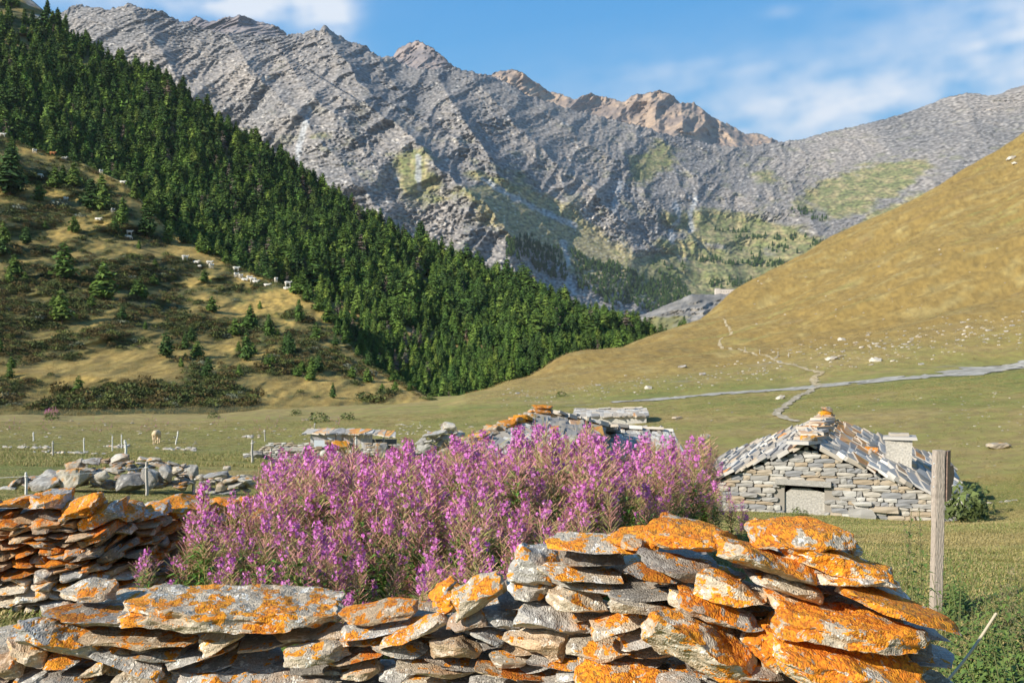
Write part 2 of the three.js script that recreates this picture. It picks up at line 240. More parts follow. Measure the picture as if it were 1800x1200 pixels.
const massif = relief({
  name: 'grey_mountain', label: 'grey craggy rock massif with gullies and grass patches filling the valley end', category: 'mountain',
  px0: 60, px1: 1900, step: 1.9, rows: 285, k: 0.85, fall: 45,
  sky: [[60, 60], [100, 30], [125, 10], [140, 7], [165, 13], [190, 17], [208, 12], [225, 4], [250, 14], [285, 20], [300, 30], [315, 38], [360, 50], [400, 58], [440, 60], [480, 63], [520, 60], [535, 56], [552, 50], [562, 53], [568, 44], [574, 44], [580, 50], [592, 60], [610, 70], [630, 77], [645, 80], [653, 90], [665, 97], [690, 99], [710, 113], [740, 122], [765, 120], [800, 118], [830, 125], [860, 134], [900, 150], [925, 166], [960, 176], [1000, 190], [1050, 202], [1100, 215], [1160, 232], [1200, 242], [1250, 252], [1290, 258], [1330, 254], [1370, 250], [1410, 244], [1450, 233], [1500, 222], [1550, 210], [1590, 200], [1630, 185], [1660, 172], [1700, 163], [1720, 164], [1740, 168], [1760, 165], [1780, 155], [1800, 150], [1850, 135], [1900, 120]],
  base: [[60, 110], [200, 170], [300, 230], [600, 430], [900, 570], [1100, 640], [1300, 620], [1450, 480], [1650, 380], [1800, 290], [1900, 240]],
  dTop: [[60, 3000], [570, 3100], [900, 3250], [1370, 3700], [1600, 3550], [1900, 3200]], dBase: [[60, 2850], [300, 2650], [600, 2150], [900, 2000], [1100, 2080], [1300, 2250], [1650, 2800], [1900, 2800]],
  rough: (p) => (1 - 0.5 * ss(1300, 1500, p)) * (-6 * (ridged(p * 0.035, 1, 0, 4, 0.66) - 0.5) - 3 * n3(p * 0.2, 4, 0) - 1.6 * n3(p * 0.48, 9, 0)),
  disp: (px, py, x, y, d, t) => {
    let s = 0;
    const wob = 10 * n3(px * 0.02, py * 0.02, 3) + 5 * n3(px * 0.06, py * 0.06, 5);
    for (const [pts, h, wl, wr] of CRESTS) { const [q0, al] = segDist(px, py, pts), q = q0 + wob; const e = q < 0 ? Math.exp(q / wl) : Math.exp(-q / wr); s += h * e * (0.55 + 0.45 * Math.sin(Math.PI * clamp(al, 0.08, 0.92))); }
    const sk = 0.5, u = (x - sk * y), v = y * 0.55;
    const g = grass(px, py), edge = 1;
    const soft = 1 - 0.8 * ss(0.45, 0.9, g);
    const w1 = 90 * fbm(x / 300, y / 300, 2, 3), w2 = 26 * fbm(x / 90, y / 90, 5, 2), big = (ridged((u + w1) / 560, (y + w1) / 1100, 1, 2) - 0.3) * 120, mid = (ridged((u + w1) / 150 + 3, (y + w2 * 2) / 300, 6, 3, 0.55) - 0.4) * 52, slab = 0.35 + 0.9 * ss(-0.15, 0.3, fbm(x / 170, y / 150, 12, 3)), crag = ((ridged((u + w2) / 52, (y + w2) / 66, 4, 4, 0.68) - 0.4) * 24 + (ridged(x / 21 + w2 * 0.02, y / 19, 9, 3, 0.72) - 0.4) * 14) * slab + fbm(x / 11, y / 9, 7, 3, 0.75) * 10 + n3(x / 5, y / 4.5, 3) * 5.5;
    const ledge = Math.sin((y + 30 * n3(x / 160, y / 90, 2) - 0.12 * x) / 15) * 16 * ss(330, 380, py) * ss(1090, 1180, px);
    const amp = (1 - 0.5 * ss(1330, 1540, px)) * (1 - 0.3 * ss(380, 200, px));
    return amp * (s * 1.05 + big * (0.4 + 0.6 * t) + mid * (0.25 + 0.75 * soft) + crag * soft * (0.8 + 0.6 * n3(x / 300, y / 300, 8)) + ledge * 0.8) * edge;
  },
  color: (px, py, x, y, d, ny) => {
    const g = grass(px, py) + 0.55 * fbm(x / 110, y / 70, 2, 5, 0.66);
    const a = fbm((x - 0.5 * y) / 260, y / 300, 1, 4), b = fbm(x / 30, y / 24, 3, 4, 0.68), c = n3(x / 7, y / 6, 5);
    let rock = mix3([0.19, 0.18, 0.175], [0.252, 0.226, 0.205], ss(-0.35, 0.4, a + 0.3 * b));
    rock = mix3(rock, [0.11, 0.11, 0.114], ss(0.1, 0.55, -a * 0.6 + b * 0.6));
    rock = mix3(rock, [0.375, 0.35, 0.32], ss(0.22, 0.6, b * 0.8 + c * 0.6) * (1 - 0.55 * ss(1380, 1520, px)));
    const olive = ss(800, 880, px) * ss(1150, 1090, px) * ss(310, 350, py);
    const gc = mix3(mix3([0.15, 0.165, 0.062], [0.30, 0.25, 0.125], ss(-0.3, 0.5, b + olive * 0.45)), [0.075, 0.115, 0.045], ss(0.2, 0.6, a));
    let col = mix3(rock, gc, ss(0.36, 0.66, g));
    const thin = ss(0.18, 0.42, fbm(x / 60 + 9, y / 40, 4, 4, 0.6)) * 0.45 * ss(120, 300, py) * (1 - ss(0.36, 0.66, g)); col = mix3(col, [0.16, 0.165, 0.085], thin);
    for (const s of screes) { const q = Math.abs(segDist(px, py, s)[0]) + 5 * n3(x / 30, y / 30, 3); if (q < 7) col = mix3(col, [0.36, 0.37, 0.38], ss(7, 2, q) * 0.8); }
    if (olive > 0) col = mix3(col, [0.45, 0.43, 0.40], ss(0.3, 0.5, n3(x / 5, y / 5, 9)) * 0.6 * olive);
    return mul3(col, 1 + 0.95 * c + 0.5 * n3(x / 14, y / 11, 8));
  },
  back: [[400, -150], [1400, -900]],
});
function grass(px, py) { let g = 0; for (const [cx, cy, rx, ry, rot, s] of grassPatches) { const c = Math.cos(rot), n = Math.sin(rot), dx = px - cx, dy = py - cy, u = (dx * c + dy * n) / rx, v = (-dx * n + dy * c) / ry, q = u * u + v * v; if (q < 6) g = Math.max(g, s * Math.exp(-q * 0.55)); } return g; }
function farPeaks(name, label, sky, px0, px1, depth, c0, c1, base) {
  relief({
    name, label, category: 'mountain', px0, px1, step: 1.9, rows: 95, sky, base: base ?? [[px0, 300], [px1, 320]], dTop: [[px0, depth], [px1, depth]], dBase: [[px0, depth * 0.8], [px1, depth * 0.8]],
    rough: (p) => -4 * (ridged(p * 0.05, 3, depth, 4, 0.65) - 0.5) - 2 * n3(p * 0.22, 4, depth) - 1.2 * n3(p * 0.5, 2, depth),
    disp: (px, py, x, y, d, t) => ((ridged((x - 0.4 * y) / 420, y / 900, 3, 2, 0.6)) * 330 + (ridged((x - 0.5 * y) / 120, y / 260, 1, 4, 0.62) - 0.4) * 120 + fbm(x / 30, y / 26, 2, 3, 0.7) * 16) * 1,
    color: (px, py, x, y, d) => { const a = fbm(x / 200, y / 90, d / 400, 4), b = fbm(x / 40, y / 30, 6, 4, 0.65); return mul3(mix3(c0, c1, ss(-0.3, 0.4, a + 0.4 * b)), 0.95 + 0.5 * b); },
    back: [[500, -200], [1500, -900]],
  });
}
farPeaks('hazy_peak', 'small jagged purplish ridge just behind the top left grey ridge', [[300, 60], [318, 38], [332, 36], [345, 28], [356, 34], [368, 38], [382, 36], [395, 30], [410, 30], [420, 26], [436, 30], [455, 38], [475, 42], [490, 46], [505, 60]], 300, 505, 4300, [0.20, 0.175, 0.18], [0.29, 0.245, 0.225], [[300, 120], [505, 130]]);
farPeaks('pointed_peak', 'dark pointed pyramid peak rising alone behind the grey massif', [[680, 108], [690, 100], [697, 88], [707, 80], [716, 76], [724, 74], [733, 70], [744, 76], [760, 83], [770, 91], [780, 100], [797, 116], [805, 125], [880, 135]], 680, 880, 4800, [0.19, 0.165, 0.165], [0.31, 0.25, 0.225], [[680, 200], [880, 210]]);
farPeaks('red_peak', 'reddish brown summit ridge at the far end of the valley under the open sky', [[850, 136], [860, 134], [870, 127], [880, 124], [896, 122], [910, 123], [922, 129], [930, 136], [948, 148], [965, 160], [985, 165], [1010, 175], [1022, 169], [1040, 163], [1055, 169], [1070, 172], [1085, 176], [1100, 179], [1108, 170], [1118, 165], [1140, 163], [1160, 158], [1172, 162], [1185, 169], [1195, 180], [1220, 180], [1240, 195], [1255, 206], [1270, 213], [1290, 222], [1310, 236], [1325, 234], [1340, 236], [1355, 242], [1375, 250], [1420, 270]], 850, 1420, 5600, [0.24, 0.185, 0.155], [0.39, 0.285, 0.20], [[850, 260], [1100, 300], [1420, 320]]);

// rocky knoll with the fort
const knoll = relief({
  name: 'rocky_knoll', label: 'bare grey rock knoll below the small fort in the valley gap', category: 'rock', px0: 1090, px1: 1420, step: 2, rows: 70,
  sky: [[1090, 572], [1120, 556], [1150, 545], [1180, 532], [1200, 524], [1215, 517], [1240, 517], [1258, 517], [1300, 515], [1340, 505], [1420, 480]], base: [[1090, 660], [1420, 640]], dTop: [[1090, 900], [1420, 960]], dBase: [[1090, 640], [1420, 640]],
  rough: (p) => -2 * n3(p * 0.1, 2, 2) - 1.2 * n3(p * 0.4, 2, 7),
  disp: (px, py, x, y, d, t) => ((ridged((x - y) / 50, y / 30, 2, 4, 0.66) - 0.3) * 40 + fbm(x / 9, y / 7, 3, 3) * 9 + 22 * Math.exp(-Math.abs(segDist(px, py, [[1222, 515], [1238, 545], [1228, 580]])[0]) / 9)) * Math.min(1, t * 6 + 0.1),
  color: (px, py, x, y, d, ny) => { const b = fbm(x / 14, y / 10, d / 20, 4, 0.6), g = ss(0.05, 0.3, fbm(x / 40, y / 24, 5, 4) + (py > 555 ? 0.1 : -0.15)); return mul3(mix3(mix3([0.19, 0.18, 0.165], [0.29, 0.27, 0.245], ss(-0.3, 0.4, b)), [0.20, 0.19, 0.075], g), 1 + 0.3 * b); },
});

// left: golden spur in front, wooded slope behind it
const spur = relief({
  name: 'golden_spur', label: 'golden grass and heather slope on the left rising from the meadow to the wood', category: 'slope', px0: -160, px1: 800, step: 2.2, rows: 230,
  sky: [[-160, 180], [0, 234], [60, 262], [146, 288], [217, 320], [255, 360], [292, 400], [340, 430], [375, 445], [417, 470], [460, 488], [512, 503], [540, 520], [570, 545], [610, 603], [640, 628], [667, 650], [710, 675], [767, 704], [800, 722]],
  base: [[-160, 742], [0, 740], [200, 737], [400, 729], [600, 720], [770, 710], [800, 728]], dTop: [[-160, 372], [0, 382], [200, 385], [300, 362], [500, 322], [600, 284], [700, 240], [770, 206], [800, 200]], dBase: [[-160, 160], [0, 164], [300, 174], [600, 194], [770, 201], [800, 198]], k: 1,
  rough: (p) => -2.5 * n3(p * 0.03, 2, 6) - 1.2 * n3(p * 0.12, 8, 6),
  disp: (px, py, x, y, d, t) => (fbm((x + y) / 38, (y - 0.3 * x) / 20, 3, 3) * 9 + fbm(x / 12, y / 7, 5, 3) * 4.2 + fbm(x / 3.5, y / 2.2, 7, 2) * 1.3 + 6 * Math.exp(-Math.abs(py - (655 + 0.05 * px + 9 * n3(px * 0.01, 3, 3))) / 22) * ss(520, 300, px)) * Math.min(1, t * 8 + 0.1) * Math.min(1, (1 - t) * 9 + 0.05),
  color: (px, py, x, y, d) => {
    const a = fbm((x + y) / 26, (y - 0.3 * x) / 12, 2, 4), b = fbm(x / 6, (y + 0.3 * x) / 3, 6, 4, 0.6), c = n3(x / 1.3, y / 0.8, 4), top = ss(46, 10, py - spurLine(px)), foot = Math.exp(-(((py - 655 - 0.05 * px) / 26) ** 2));
    const g = a * 0.8 + b * 0.5 - 0.30 * top - 0.30 * foot + 0.14;
    let col = mix3([0.40, 0.275, 0.075], [0.165, 0.14, 0.034], ss(-0.3, 0.1, g)); col = mix3(col, [0.045, 0.056, 0.012], ss(-0.04, 0.22, g)); col = mix3(col, [0.15, 0.085, 0.03], ss(0.25, 0.5, b * 0.8 + 0.1 * a) * 0.6);
    return mul3(col, 1 + 0.5 * c + 0.35 * n3(x / 2.6, y / 1.6, 9));
  },
});
function spurLine(px) { return line([[-160, 180], [0, 234], [146, 288], [217, 320], [292, 400], [375, 445], [512, 503], [570, 545], [610, 603], [667, 650], [767, 704]])(px); }
const woodSky = [[-160, -100], [0, -38], [60, 4], [110, 45], [150, 80], [200, 108], [300, 155], [400, 232], [500, 300], [600, 365], [700, 420], [800, 468], [900, 508], [1000, 551], [1100, 588], [1160, 612], [1200, 640]];
const woodSlope = relief({
  name: 'wooded_slope', label: 'steep slope of dry grass under the dense conifer wood on the left', category: 'slope', px0: -160, px1: 1200, step: 3, rows: 150,
  sky: woodSky, base: [[-160, 260], [0, 310], [300, 470], [500, 560], [620, 640], [700, 690], [780, 730], [830, 715], [950, 665], [1100, 640], [1160, 640], [1200, 660]], dTop: [[-160, 610], [0, 600], [600, 520], [1000, 460], [1200, 440]], dBase: [[-160, 392], [0, 396], [300, 372], [500, 338], [620, 294], [770, 236], [830, 246], [950, 290], [1160, 400], [1200, 420]],
  rough: (p) => -2 * n3(p * 0.03, 2, 6),
  disp: (px, py, x, y, d, t) => (fbm(x / 50, y / 30, 4, 3) * 9 + fbm(x / 8, y / 5, 2, 2) * 1.6 + 9 * Math.exp(-Math.abs(segDist(px, py, GLADE)[0]) / 10) + (px < 130 && py < 60 ? 8 * ridged(x / 16, y / 12, 3, 3) : 0)) * Math.min(1, t * 8 + 0.1),
  color: (px, py, x, y, d) => {
    const a = fbm(x / 30, y / 16, d / 30, 4), b = fbm(x / 5, y / 3, d / 5, 3, 0.6);
    let col = mix3([0.24, 0.18, 0.06], [0.09, 0.095, 0.03], ss(-0.2, 0.3, a + 0.5 * b)); const q = Math.abs(segDist(px, py, GLADE)[0]); col = mix3(col, [0.33, 0.235, 0.08], ss(12, 4, q + 4 * b));
    const rock = ss(0.05, 0.25, fbm(x / 14, y / 9, d / 14, 4, 0.6) + 0.25 - Math.abs((px - 75) - (py - 15) * 1.2) / 90 - Math.max(0, py - 45) / 40); if (px < 150 && py < 90) col = mix3(col, mul3([0.33, 0.31, 0.28], 1 + 0.6 * b), rock);
    return mul3(col, 1 + 0.3 * b);
  },
});
// ---------------------------------------------------------------- conifers
const mBark = new THREE.MeshStandardMaterial({ color: rgb(0.13, 0.09, 0.06), roughness: 1 });
const mNeedle = new THREE.MeshStandardMaterial({ vertexColors: true, roughness: 0.85, side: THREE.DoubleSide });
function trunkGeo(h, r) { const g = new THREE.CylinderGeometry(r * 0.12, r, h, 6, 3); const p = g.attributes.position; for (let i = 0; i < p.count; i++) { const y = p.getY(i) / h + 0.5; p.setX(i, p.getX(i) + Math.sin(y * 5 + r * 90) * r * 0.5); } g.translate(0, h / 2 - 0.05 * h, 0); g.computeVertexNormals(); g.deleteAttribute('uv'); return g; }
// a unit-high crown: whorls of drooping needle sprays, ragged at the edge, each spray a bent blade with side twigs
function crownGeo(width, low, droop, tone, whorls) {
  const pos = [], col = [];
  const tri = (a, b, c, k) => { pos.push(...a, ...b, ...c); for (let i = 0; i < 3; i++) col.push(tone[0] * k, tone[1] * k, tone[2] * k); };
  for (let w = 0; w < whorls; w++) {
    const t = w / whorls, y = low + (1 - low) * (t + rr(-0.5, 0.5) / whorls), shape = Math.pow(1 - t, 0.62) * (0.35 + 0.65 * ss(-0.05, 0.22, t)), nb = Math.round(lerp(9, 4, t)), a0 = rnd() * 7;
    for (let b = 0; b < nb; b++) {
      const a = a0 + (b + rr(-0.35, 0.35)) / nb * 6.283, L = width * shape * rr(0.55, 1.18) + 0.012, cx = Math.cos(a), cz = Math.sin(a), wd = L * rr(0.30, 0.5) + 0.012, k = rr(0.68, 1.4), y1 = y + L * rr(0.0, 0.18), y2 = y - L * droop * rr(0.2, 1.1), dy = L * rr(-0.12, 0.12);
      const m = [cx * L * 0.55, y1 - L * droop * 0.2, cz * L * 0.55], e = [cx * L, y2, cz * L], l = [cx * L * 0.5 - cz * wd, m[1] - 0.3 * wd + dy, cz * L * 0.5 + cx * wd], r = [cx * L * 0.5 + cz * wd, m[1] - 0.3 * wd - dy, cz * L * 0.5 - cx * wd], o = [0, y1, 0];
      tri(o, l, m, k); tri(o, m, r, k * 0.92); tri(m, l, e, k * 1.05); tri(m, e, r, k * 0.95);
      for (let q = 0; q < 2; q++) { const f = rr(0.45, 1.0), s = wd * rr(0.4, 0.75), an = a + rr(-0.5, 0.5), bx = Math.cos(an) * L * f, bz = Math.sin(an) * L * f, by = lerp(y1, y2, f) + rr(-0.2, 0.35) * wd; tri([bx - s * rr(-1, 1), by + s * rr(-0.2, 1), bz + s * rr(-1, 1)], [bx + s * rr(-1, 1), by - s * rr(0.2, 0.9), bz - s * rr(-1, 1)], [bx + cx * s * 1.3, by - s * rr(-0.4, 0.7), bz + cz * s * 1.3], k * rr(0.8, 1.25)); }
    }
  }
  return geoFrom(pos, null, col);
}
const GREENS = [[0.058, 0.118, 0.015], [0.078, 0.145, 0.018], [0.044, 0.096, 0.015], [0.10, 0.168, 0.020], [0.068, 0.128, 0.016], [0.125, 0.188, 0.026]];
const coniferKinds = [];
for (let i = 0; i < 9; i++) { const tone = GREENS[i % 6]; coniferKinds.push({ trunk: trunkGeo(0.94, 0.018), crown: crownGeo(rr(0.19, 0.29), rr(0.03, 0.12), rr(0.35, 0.75), tone, 24 + (i % 3) * 4), broad: false }); }
coniferKinds.push({ trunk: trunkGeo(0.9, 0.02), crown: crownGeo(0.34, 0.06, 0.4, GREENS[3], 26) }, { trunk: trunkGeo(0.9, 0.02), crown: crownGeo(0.38, 0.05, 0.25, GREENS[1], 22) }, { trunk: trunkGeo(0.9, 0.02), crown: crownGeo(0.30, 0.16, 0.55, GREENS[5], 18) }, { trunk: trunkGeo(0.97, 0.02), crown: crownGeo(0.17, 0.25, 0.8, [0.15, 0.12, 0.09], 9) });
const liveKinds = coniferKinds.slice(0, 12), broadKinds = []; for (let i = 0; i < 3; i++) broadKinds.push({ trunk: trunkGeo(0.85, 0.022), crown: crownGeo(rr(0.3, 0.36), 0.10, 0.3, GREENS[3 - i], 22) });
function conifer(pos, h, kind, name, label, group, slim = 1) {
  const o = thing(name, label, 'tree', pos, group);
  mesh('trunk', kind.trunk, mBark, o); const c = mesh('crown', kind.crown, mNeedle, o); c.userData.kind = 'stuff';
  o.scale.set(h * slim, h, h * slim); o.rotation.y = rnd() * 6.283; return o;
}
function instanced(parent, name, geo, mat, list) {            // list of [position, scale vector or number, turn, tilt]
  const m = shadow(new THREE.InstancedMesh(geo, mat, list.length)); m.name = name; const q = new THREE.Quaternion(), e = new THREE.Euler(), s = V(1, 1, 1), M = new THREE.Matrix4();
  list.forEach(([p, k, turn, tilt = 0, tz = 0], i) => { e.set(tilt, turn, tz, 'YXZ'); q.setFromEuler(e); if (typeof k === 'number') s.set(k, k, k); else s.copy(k); m.setMatrixAt(i, M.compose(p, q, s)); });
  parent.add(m); return m;
}
function stuffGroup(name, label, category) { const g = new THREE.Group(); g.name = numbered(name); tag(g, label, category, null, 'stuff'); scene.add(g); return g; }
const whole = (k) => { const t = k.trunk.clone(); paint(t, [0.13, 0.09, 0.06]); const c = k.crown.clone(); return mergeGeometries([t.toNonIndexed(), c]); };
{ // the wood on the left slope
  const spots = [], seen = new Set();
  const edge = line([[-160, 200], [0, 250], [60, 268], [146, 292], [217, 322], [292, 402], [375, 447], [417, 470], [512, 508], [600, 542], [733, 596], [833, 615], [910, 645]]);
  for (let i = 0; i < 26000 && spots.length < 4300; i++) {
    const px = rr(-130, 1185), top = line(woodSky)(px), bot = line([[-160, 260], [0, 300], [300, 470], [500, 560], [620, 640], [700, 690], [780, 725], [830, 705], [950, 655], [1100, 632], [1185, 640]])(px), py = top + (bot - top) * rnd();
    const p = woodSlope.at(px, py), key = Math.round(p.x / 3.0) + ',' + Math.round(p.z / 3.6); if (seen.has(key)) continue;
    let dens = 1; if (px < 190 && py < 130) dens = 0.22 + 0.3 * ss(0, 130, py); if (Math.abs(segDist(px, py, GLADE)[0]) < 9) dens = 0.22;
    dens *= 0.35 + 1.2 * ss(-0.32, 0.12, fbm(px * 0.014, py * 0.022, 4, 3)); if (px < 330 && py < 260) dens *= 0.8;
    if (rnd() > dens) continue; seen.add(key);
    const young = px > 480 && py > edge(px) - 2 ? 0.52 : px > 560 && py > edge(px) - 30 ? 0.75 : 1;
    const h = lerp(6.4, 13.8, Math.pow(rnd(), 0.8)) * (rnd() < 0.14 ? 1.2 : 1) * young * (rnd() < 0.14 ? 0.65 : 1) * (px < 250 && py < 200 ? 0.86 : 1);
    p.y -= 0.2; spots.push({ p, h, size: h / -p.z * (px > -20 ? 1 : 0.3), px, py, k: rnd() < 0.13 ? 9 + Math.floor(rnd() * 4) : Math.floor(rnd() * 9) });
  }
  spots.sort((a, b) => b.size - a.size);
  const zone = (s) => { const e = line(woodSky)(s.px) + 60; return s.px < 60 ? 'at the far left edge of the wood' : s.px < 220 ? (s.py < 170 ? 'on the thin upper left slope' : 'above the brown cow path') : s.px < 360 ? (s.py < e + 60 ? 'on the skyline above the left cows' : 'at the wood edge above the pasture conifers') : s.px < 520 ? (s.py < e + 60 ? 'on the skyline above the cow herd' : 'at the wood edge above the cow herd') : s.px < 680 ? (s.py < e + 60 ? 'on the middle skyline of the wood' : 'deep in the middle of the wood') : s.px < 860 ? (s.py < e + 60 ? 'on the skyline below the grassy gully' : 'above the young trees of the hollow') : 'at the lower right end of the wood'; };
  spots.slice(0, 300).forEach((s) => { const look = (s.h > 13.2 ? 'very tall ' : s.h > 11 ? 'tall ' : s.h > 8 ? 'middling ' : 'short ') + ['mid green', 'fresh green', 'very dark green', 'light green', 'mid green', 'yellowish green', 'mid green', 'fresh green', 'very dark green', 'broad light green', 'broad fresh green', 'loose yellowish green', 'dead grey brown'][s.k], z = zone(s); conifer(s.p, s.h, coniferKinds[s.k], 'forest_conifer', look + ' conifer ' + z, look + ' conifers ' + z, rr(0.9, 1.2)); });
  const g = stuffGroup('conifer_wood', 'dense dark green conifer wood covering the left slope', 'wood');
  for (let k = 0; k < 13; k++) { const m = instanced(g, 'conifers', whole(coniferKinds[k]), mNeedle, spots.slice(300).filter((s) => s.k === k).map((s) => [s.p, V(s.h * rr(0.85, 1.25), s.h, s.h * rr(0.85, 1.25)), rnd() * 6.28, rr(-0.04, 0.04), rr(-0.04, 0.04)])), c = new THREE.Color(); for (let i = 0; i < m.count; i++) { const b = rr(0.7, 1.35), y = rr(-0.1, 0.22); m.setColorAt(i, c.setRGB(b * (1 + y), b * (1 + 0.4 * y), b)); } }
  console.log('wood', spots.length);
}
{ // far woods below the massif
  const list = [], inside = (px, py) => { const t = fbm(px * 0.02, py * 0.03, 2, 3); return (px > 890 && px < 1215 && py > 418 + (px - 900) * 0.27 + 12 * t && py < 455 + (px - 900) * 0.42 + 20 * t && Math.abs(px - 1000 - (py - 460) * 0.2) > 8) ; };
  for (let i = 0; i < 16000 && list.length < 900; i++) { const px = rr(880, 1230), py = rr(410, 590); if (inside(px, py)) list.push([massif.at(px, py), rr(10, 17), rnd() * 6.28]); }
  for (const [x, y, w, h, n] of [[1290, 408, 40, 3, 14], [1330, 418, 50, 4, 16], [1250, 460, 30, 6, 22], [1330, 458, 14, 16, 26], [1300, 465, 40, 5, 16], [1370, 470, 26, 10, 30], [1440, 430, 22, 6, 16], [1410, 375, 18, 12, 14], [1300, 500, 30, 8, 20], [1260, 500, 20, 10, 14], [1390, 420, 30, 6, 12], [925, 425, 18, 14, 12], [1180, 470, 40, 12, 12], [1350, 440, 60, 8, 16], [1440, 385, 30, 8, 12]]) for (let i = 0; i < n; i++) list.push([massif.at(x + (rnd() + rnd() - 1) * w, y + (rnd() + rnd() - 1) * h), rr(9, 17), rnd() * 6.28]);
  const g = stuffGroup('far_conifers', 'distant dark conifers on the lower ledges of the grey massif', 'wood');
  for (let k = 0; k < 2; k++) instanced(g, 'conifers', whole(coniferKinds[k * 2]), mNeedle, list.filter((_, i) => i % 2 === k).map(([p, s, t]) => [p, V(s * 1.2, s, s * 1.2), t]));
  for (const [x, y, h] of [[1203, 578, 9], [1195, 582, 8], [1210, 584, 7]]) conifer(knoll.at(x, y), h * 1.1, broadKinds[0], 'knoll_conifer', ['tallest dark tree on the rocky knoll', 'left small dark tree on the rocky knoll', 'right small dark tree on the rocky knoll'][used.knoll_conifer === undefined ? 0 : used.knoll_conifer + 1]);
}
// single trees and bushes on the golden spur
const slopeTrees = [[17, 345, 95, 'tall dense conifer at the left edge of the golden slope', 1], [20, 290, 55, 'conifer behind the tall one at the left edge of the golden slope', 0], [112, 492, 70, 'broad round conifer on the left part of the golden slope', 1], [108, 568, 66, 'tall slim conifer below the broad round one on the left slope', 0], [182, 526, 72, 'leafy green tree in the dark heather of the left slope', 1], [292, 628, 50, 'round bushy tree low on the golden slope', 1], [433, 634, 58, 'slim conifer in the middle of the lower golden slope', 0], [440, 578, 48, 'conifer just above the slim one on the lower golden slope', 0], [160, 370, 62, 'dense conifer left of the pair in the cow pasture', 1], [178, 368, 66, 'tall conifer of the pair in the cow pasture', 0], [96, 330, 40, 'small conifer near the top of the cow pasture', 0], [130, 330, 50, 'slim conifer near the top of the cow pasture', 0], [110, 322, 36, 'low conifer beside the slim one in the cow pasture', 0], [68, 355, 40, 'low bushy tree below the left cows', 1], [215, 392, 50, 'conifer above the lone lying cow', 0], [258, 415, 58, 'tall conifer at the edge of the wood below the path', 1], [295, 428, 44, 'conifer standing apart below the wood edge', 0], [322, 428, 34, 'small bushy tree below the wood edge', 1], [352, 440, 34, 'small conifer by the pasture edge', 0], [382, 447, 32, 'slim small conifer by the pasture edge', 0], [130, 408, 32, 'small round bush tree in the upper heather', 1], [45, 430, 36, 'small tree at the left edge above the heather', 1], [5, 432, 46, 'conifer cut by the left edge of the picture', 0], [25, 485, 42, 'leafy tree at the far left in the heather', 1], [245, 525, 40, 'dark conifer in the heather hollow', 0], [412, 590, 34, 'bushy small tree on the lower slope', 1], [472, 592, 44, 'slim tree right of the lower slope conifers', 0], [508, 622, 44, 'thin pale tree on the lower slope', 0], [525, 566, 44, 'dark conifer at the bare slope edge', 0], [555, 598, 34, 'bushy conifer near the spur edge', 1], [585, 700, 30, 'little conifer near the foot of the spur', 0], [238, 510, 24, 'tiny tree in the heather hollow', 1], [530, 515, 42, 'conifer right of the cow herd', 1], [546, 520, 32, 'small conifer next to the cow herd', 0], [420, 660, 22, 'very small conifer in the lower shade', 0], [160, 540, 26, 'small shaded bush tree', 1], [270, 500, 22, 'tiny conifer on the mid slope', 0], [605, 575, 36, 'young conifer where the spur drops to the wood', 0]];
for (const [px, py, hpx, label, broad] of slopeTrees) { const p = spur.at(px, py), h = hpx / F * -p.z; p.y -= 0.15; conifer(p, h, broad ? pick(broadKinds) : pick(liveKinds), broad ? 'slope_tree' : 'slope_conifer', label, null, broad ? 1.05 : 1.1); }
for (const [px, back, hpx, n] of [[236, 2, 34], [262, 4, 40], [300, 3, 30], [330, 2, 26], [362, 4, 34], [398, 3, 26], [452, 2, 22], [520, 3, 34], [538, 4, 28], [560, 4, 30], [578, 5, 36], [592, 6, 30], [606, 3, 26], [628, 4, 22], [648, 4, 28], [690, 3, 18], [720, 3, 20]]) { const p = spur.at(px, spurLine(px) + back + 4), h = hpx / F * -p.z; p.y -= 0.2; conifer(p, h, hpx % 4 ? pick(liveKinds) : pick(broadKinds), 'edge_conifer', 'small conifer on the crest line of the golden slope ' + (px < 340 ? 'below the upper path' : px < 470 ? 'above the cow herd' : px < 600 ? 'right of the cow herd' : 'near the spur end'), 'conifers along the crest ' + (px < 340 ? 'below the path' : px < 470 ? 'above the herd' : px < 600 ? 'right of the herd' : 'near the spur end'), 1.15); }
for (let i = 0; i < 46; i++) { const px = rr(-10, 700), s0 = spurLine(px), py = lerp(s0 + 20, 690, Math.pow(rnd(), 0.8)); if (py > 700) continue; const p = spur.at(px, py), up = py < 480; p.y -= 0.15; const z = px < 230 ? (up ? 'upper left pasture' : 'left heather') : px < 460 ? 'middle heather' : 'lower right heather'; conifer(p, rr(14, 34) / F * -p.z, rnd() < 0.5 ? pick(broadKinds) : pick(liveKinds), 'slope_sapling', 'small green sapling scattered in the ' + z + ' of the golden slope', 'saplings of the ' + z, 1.15); }
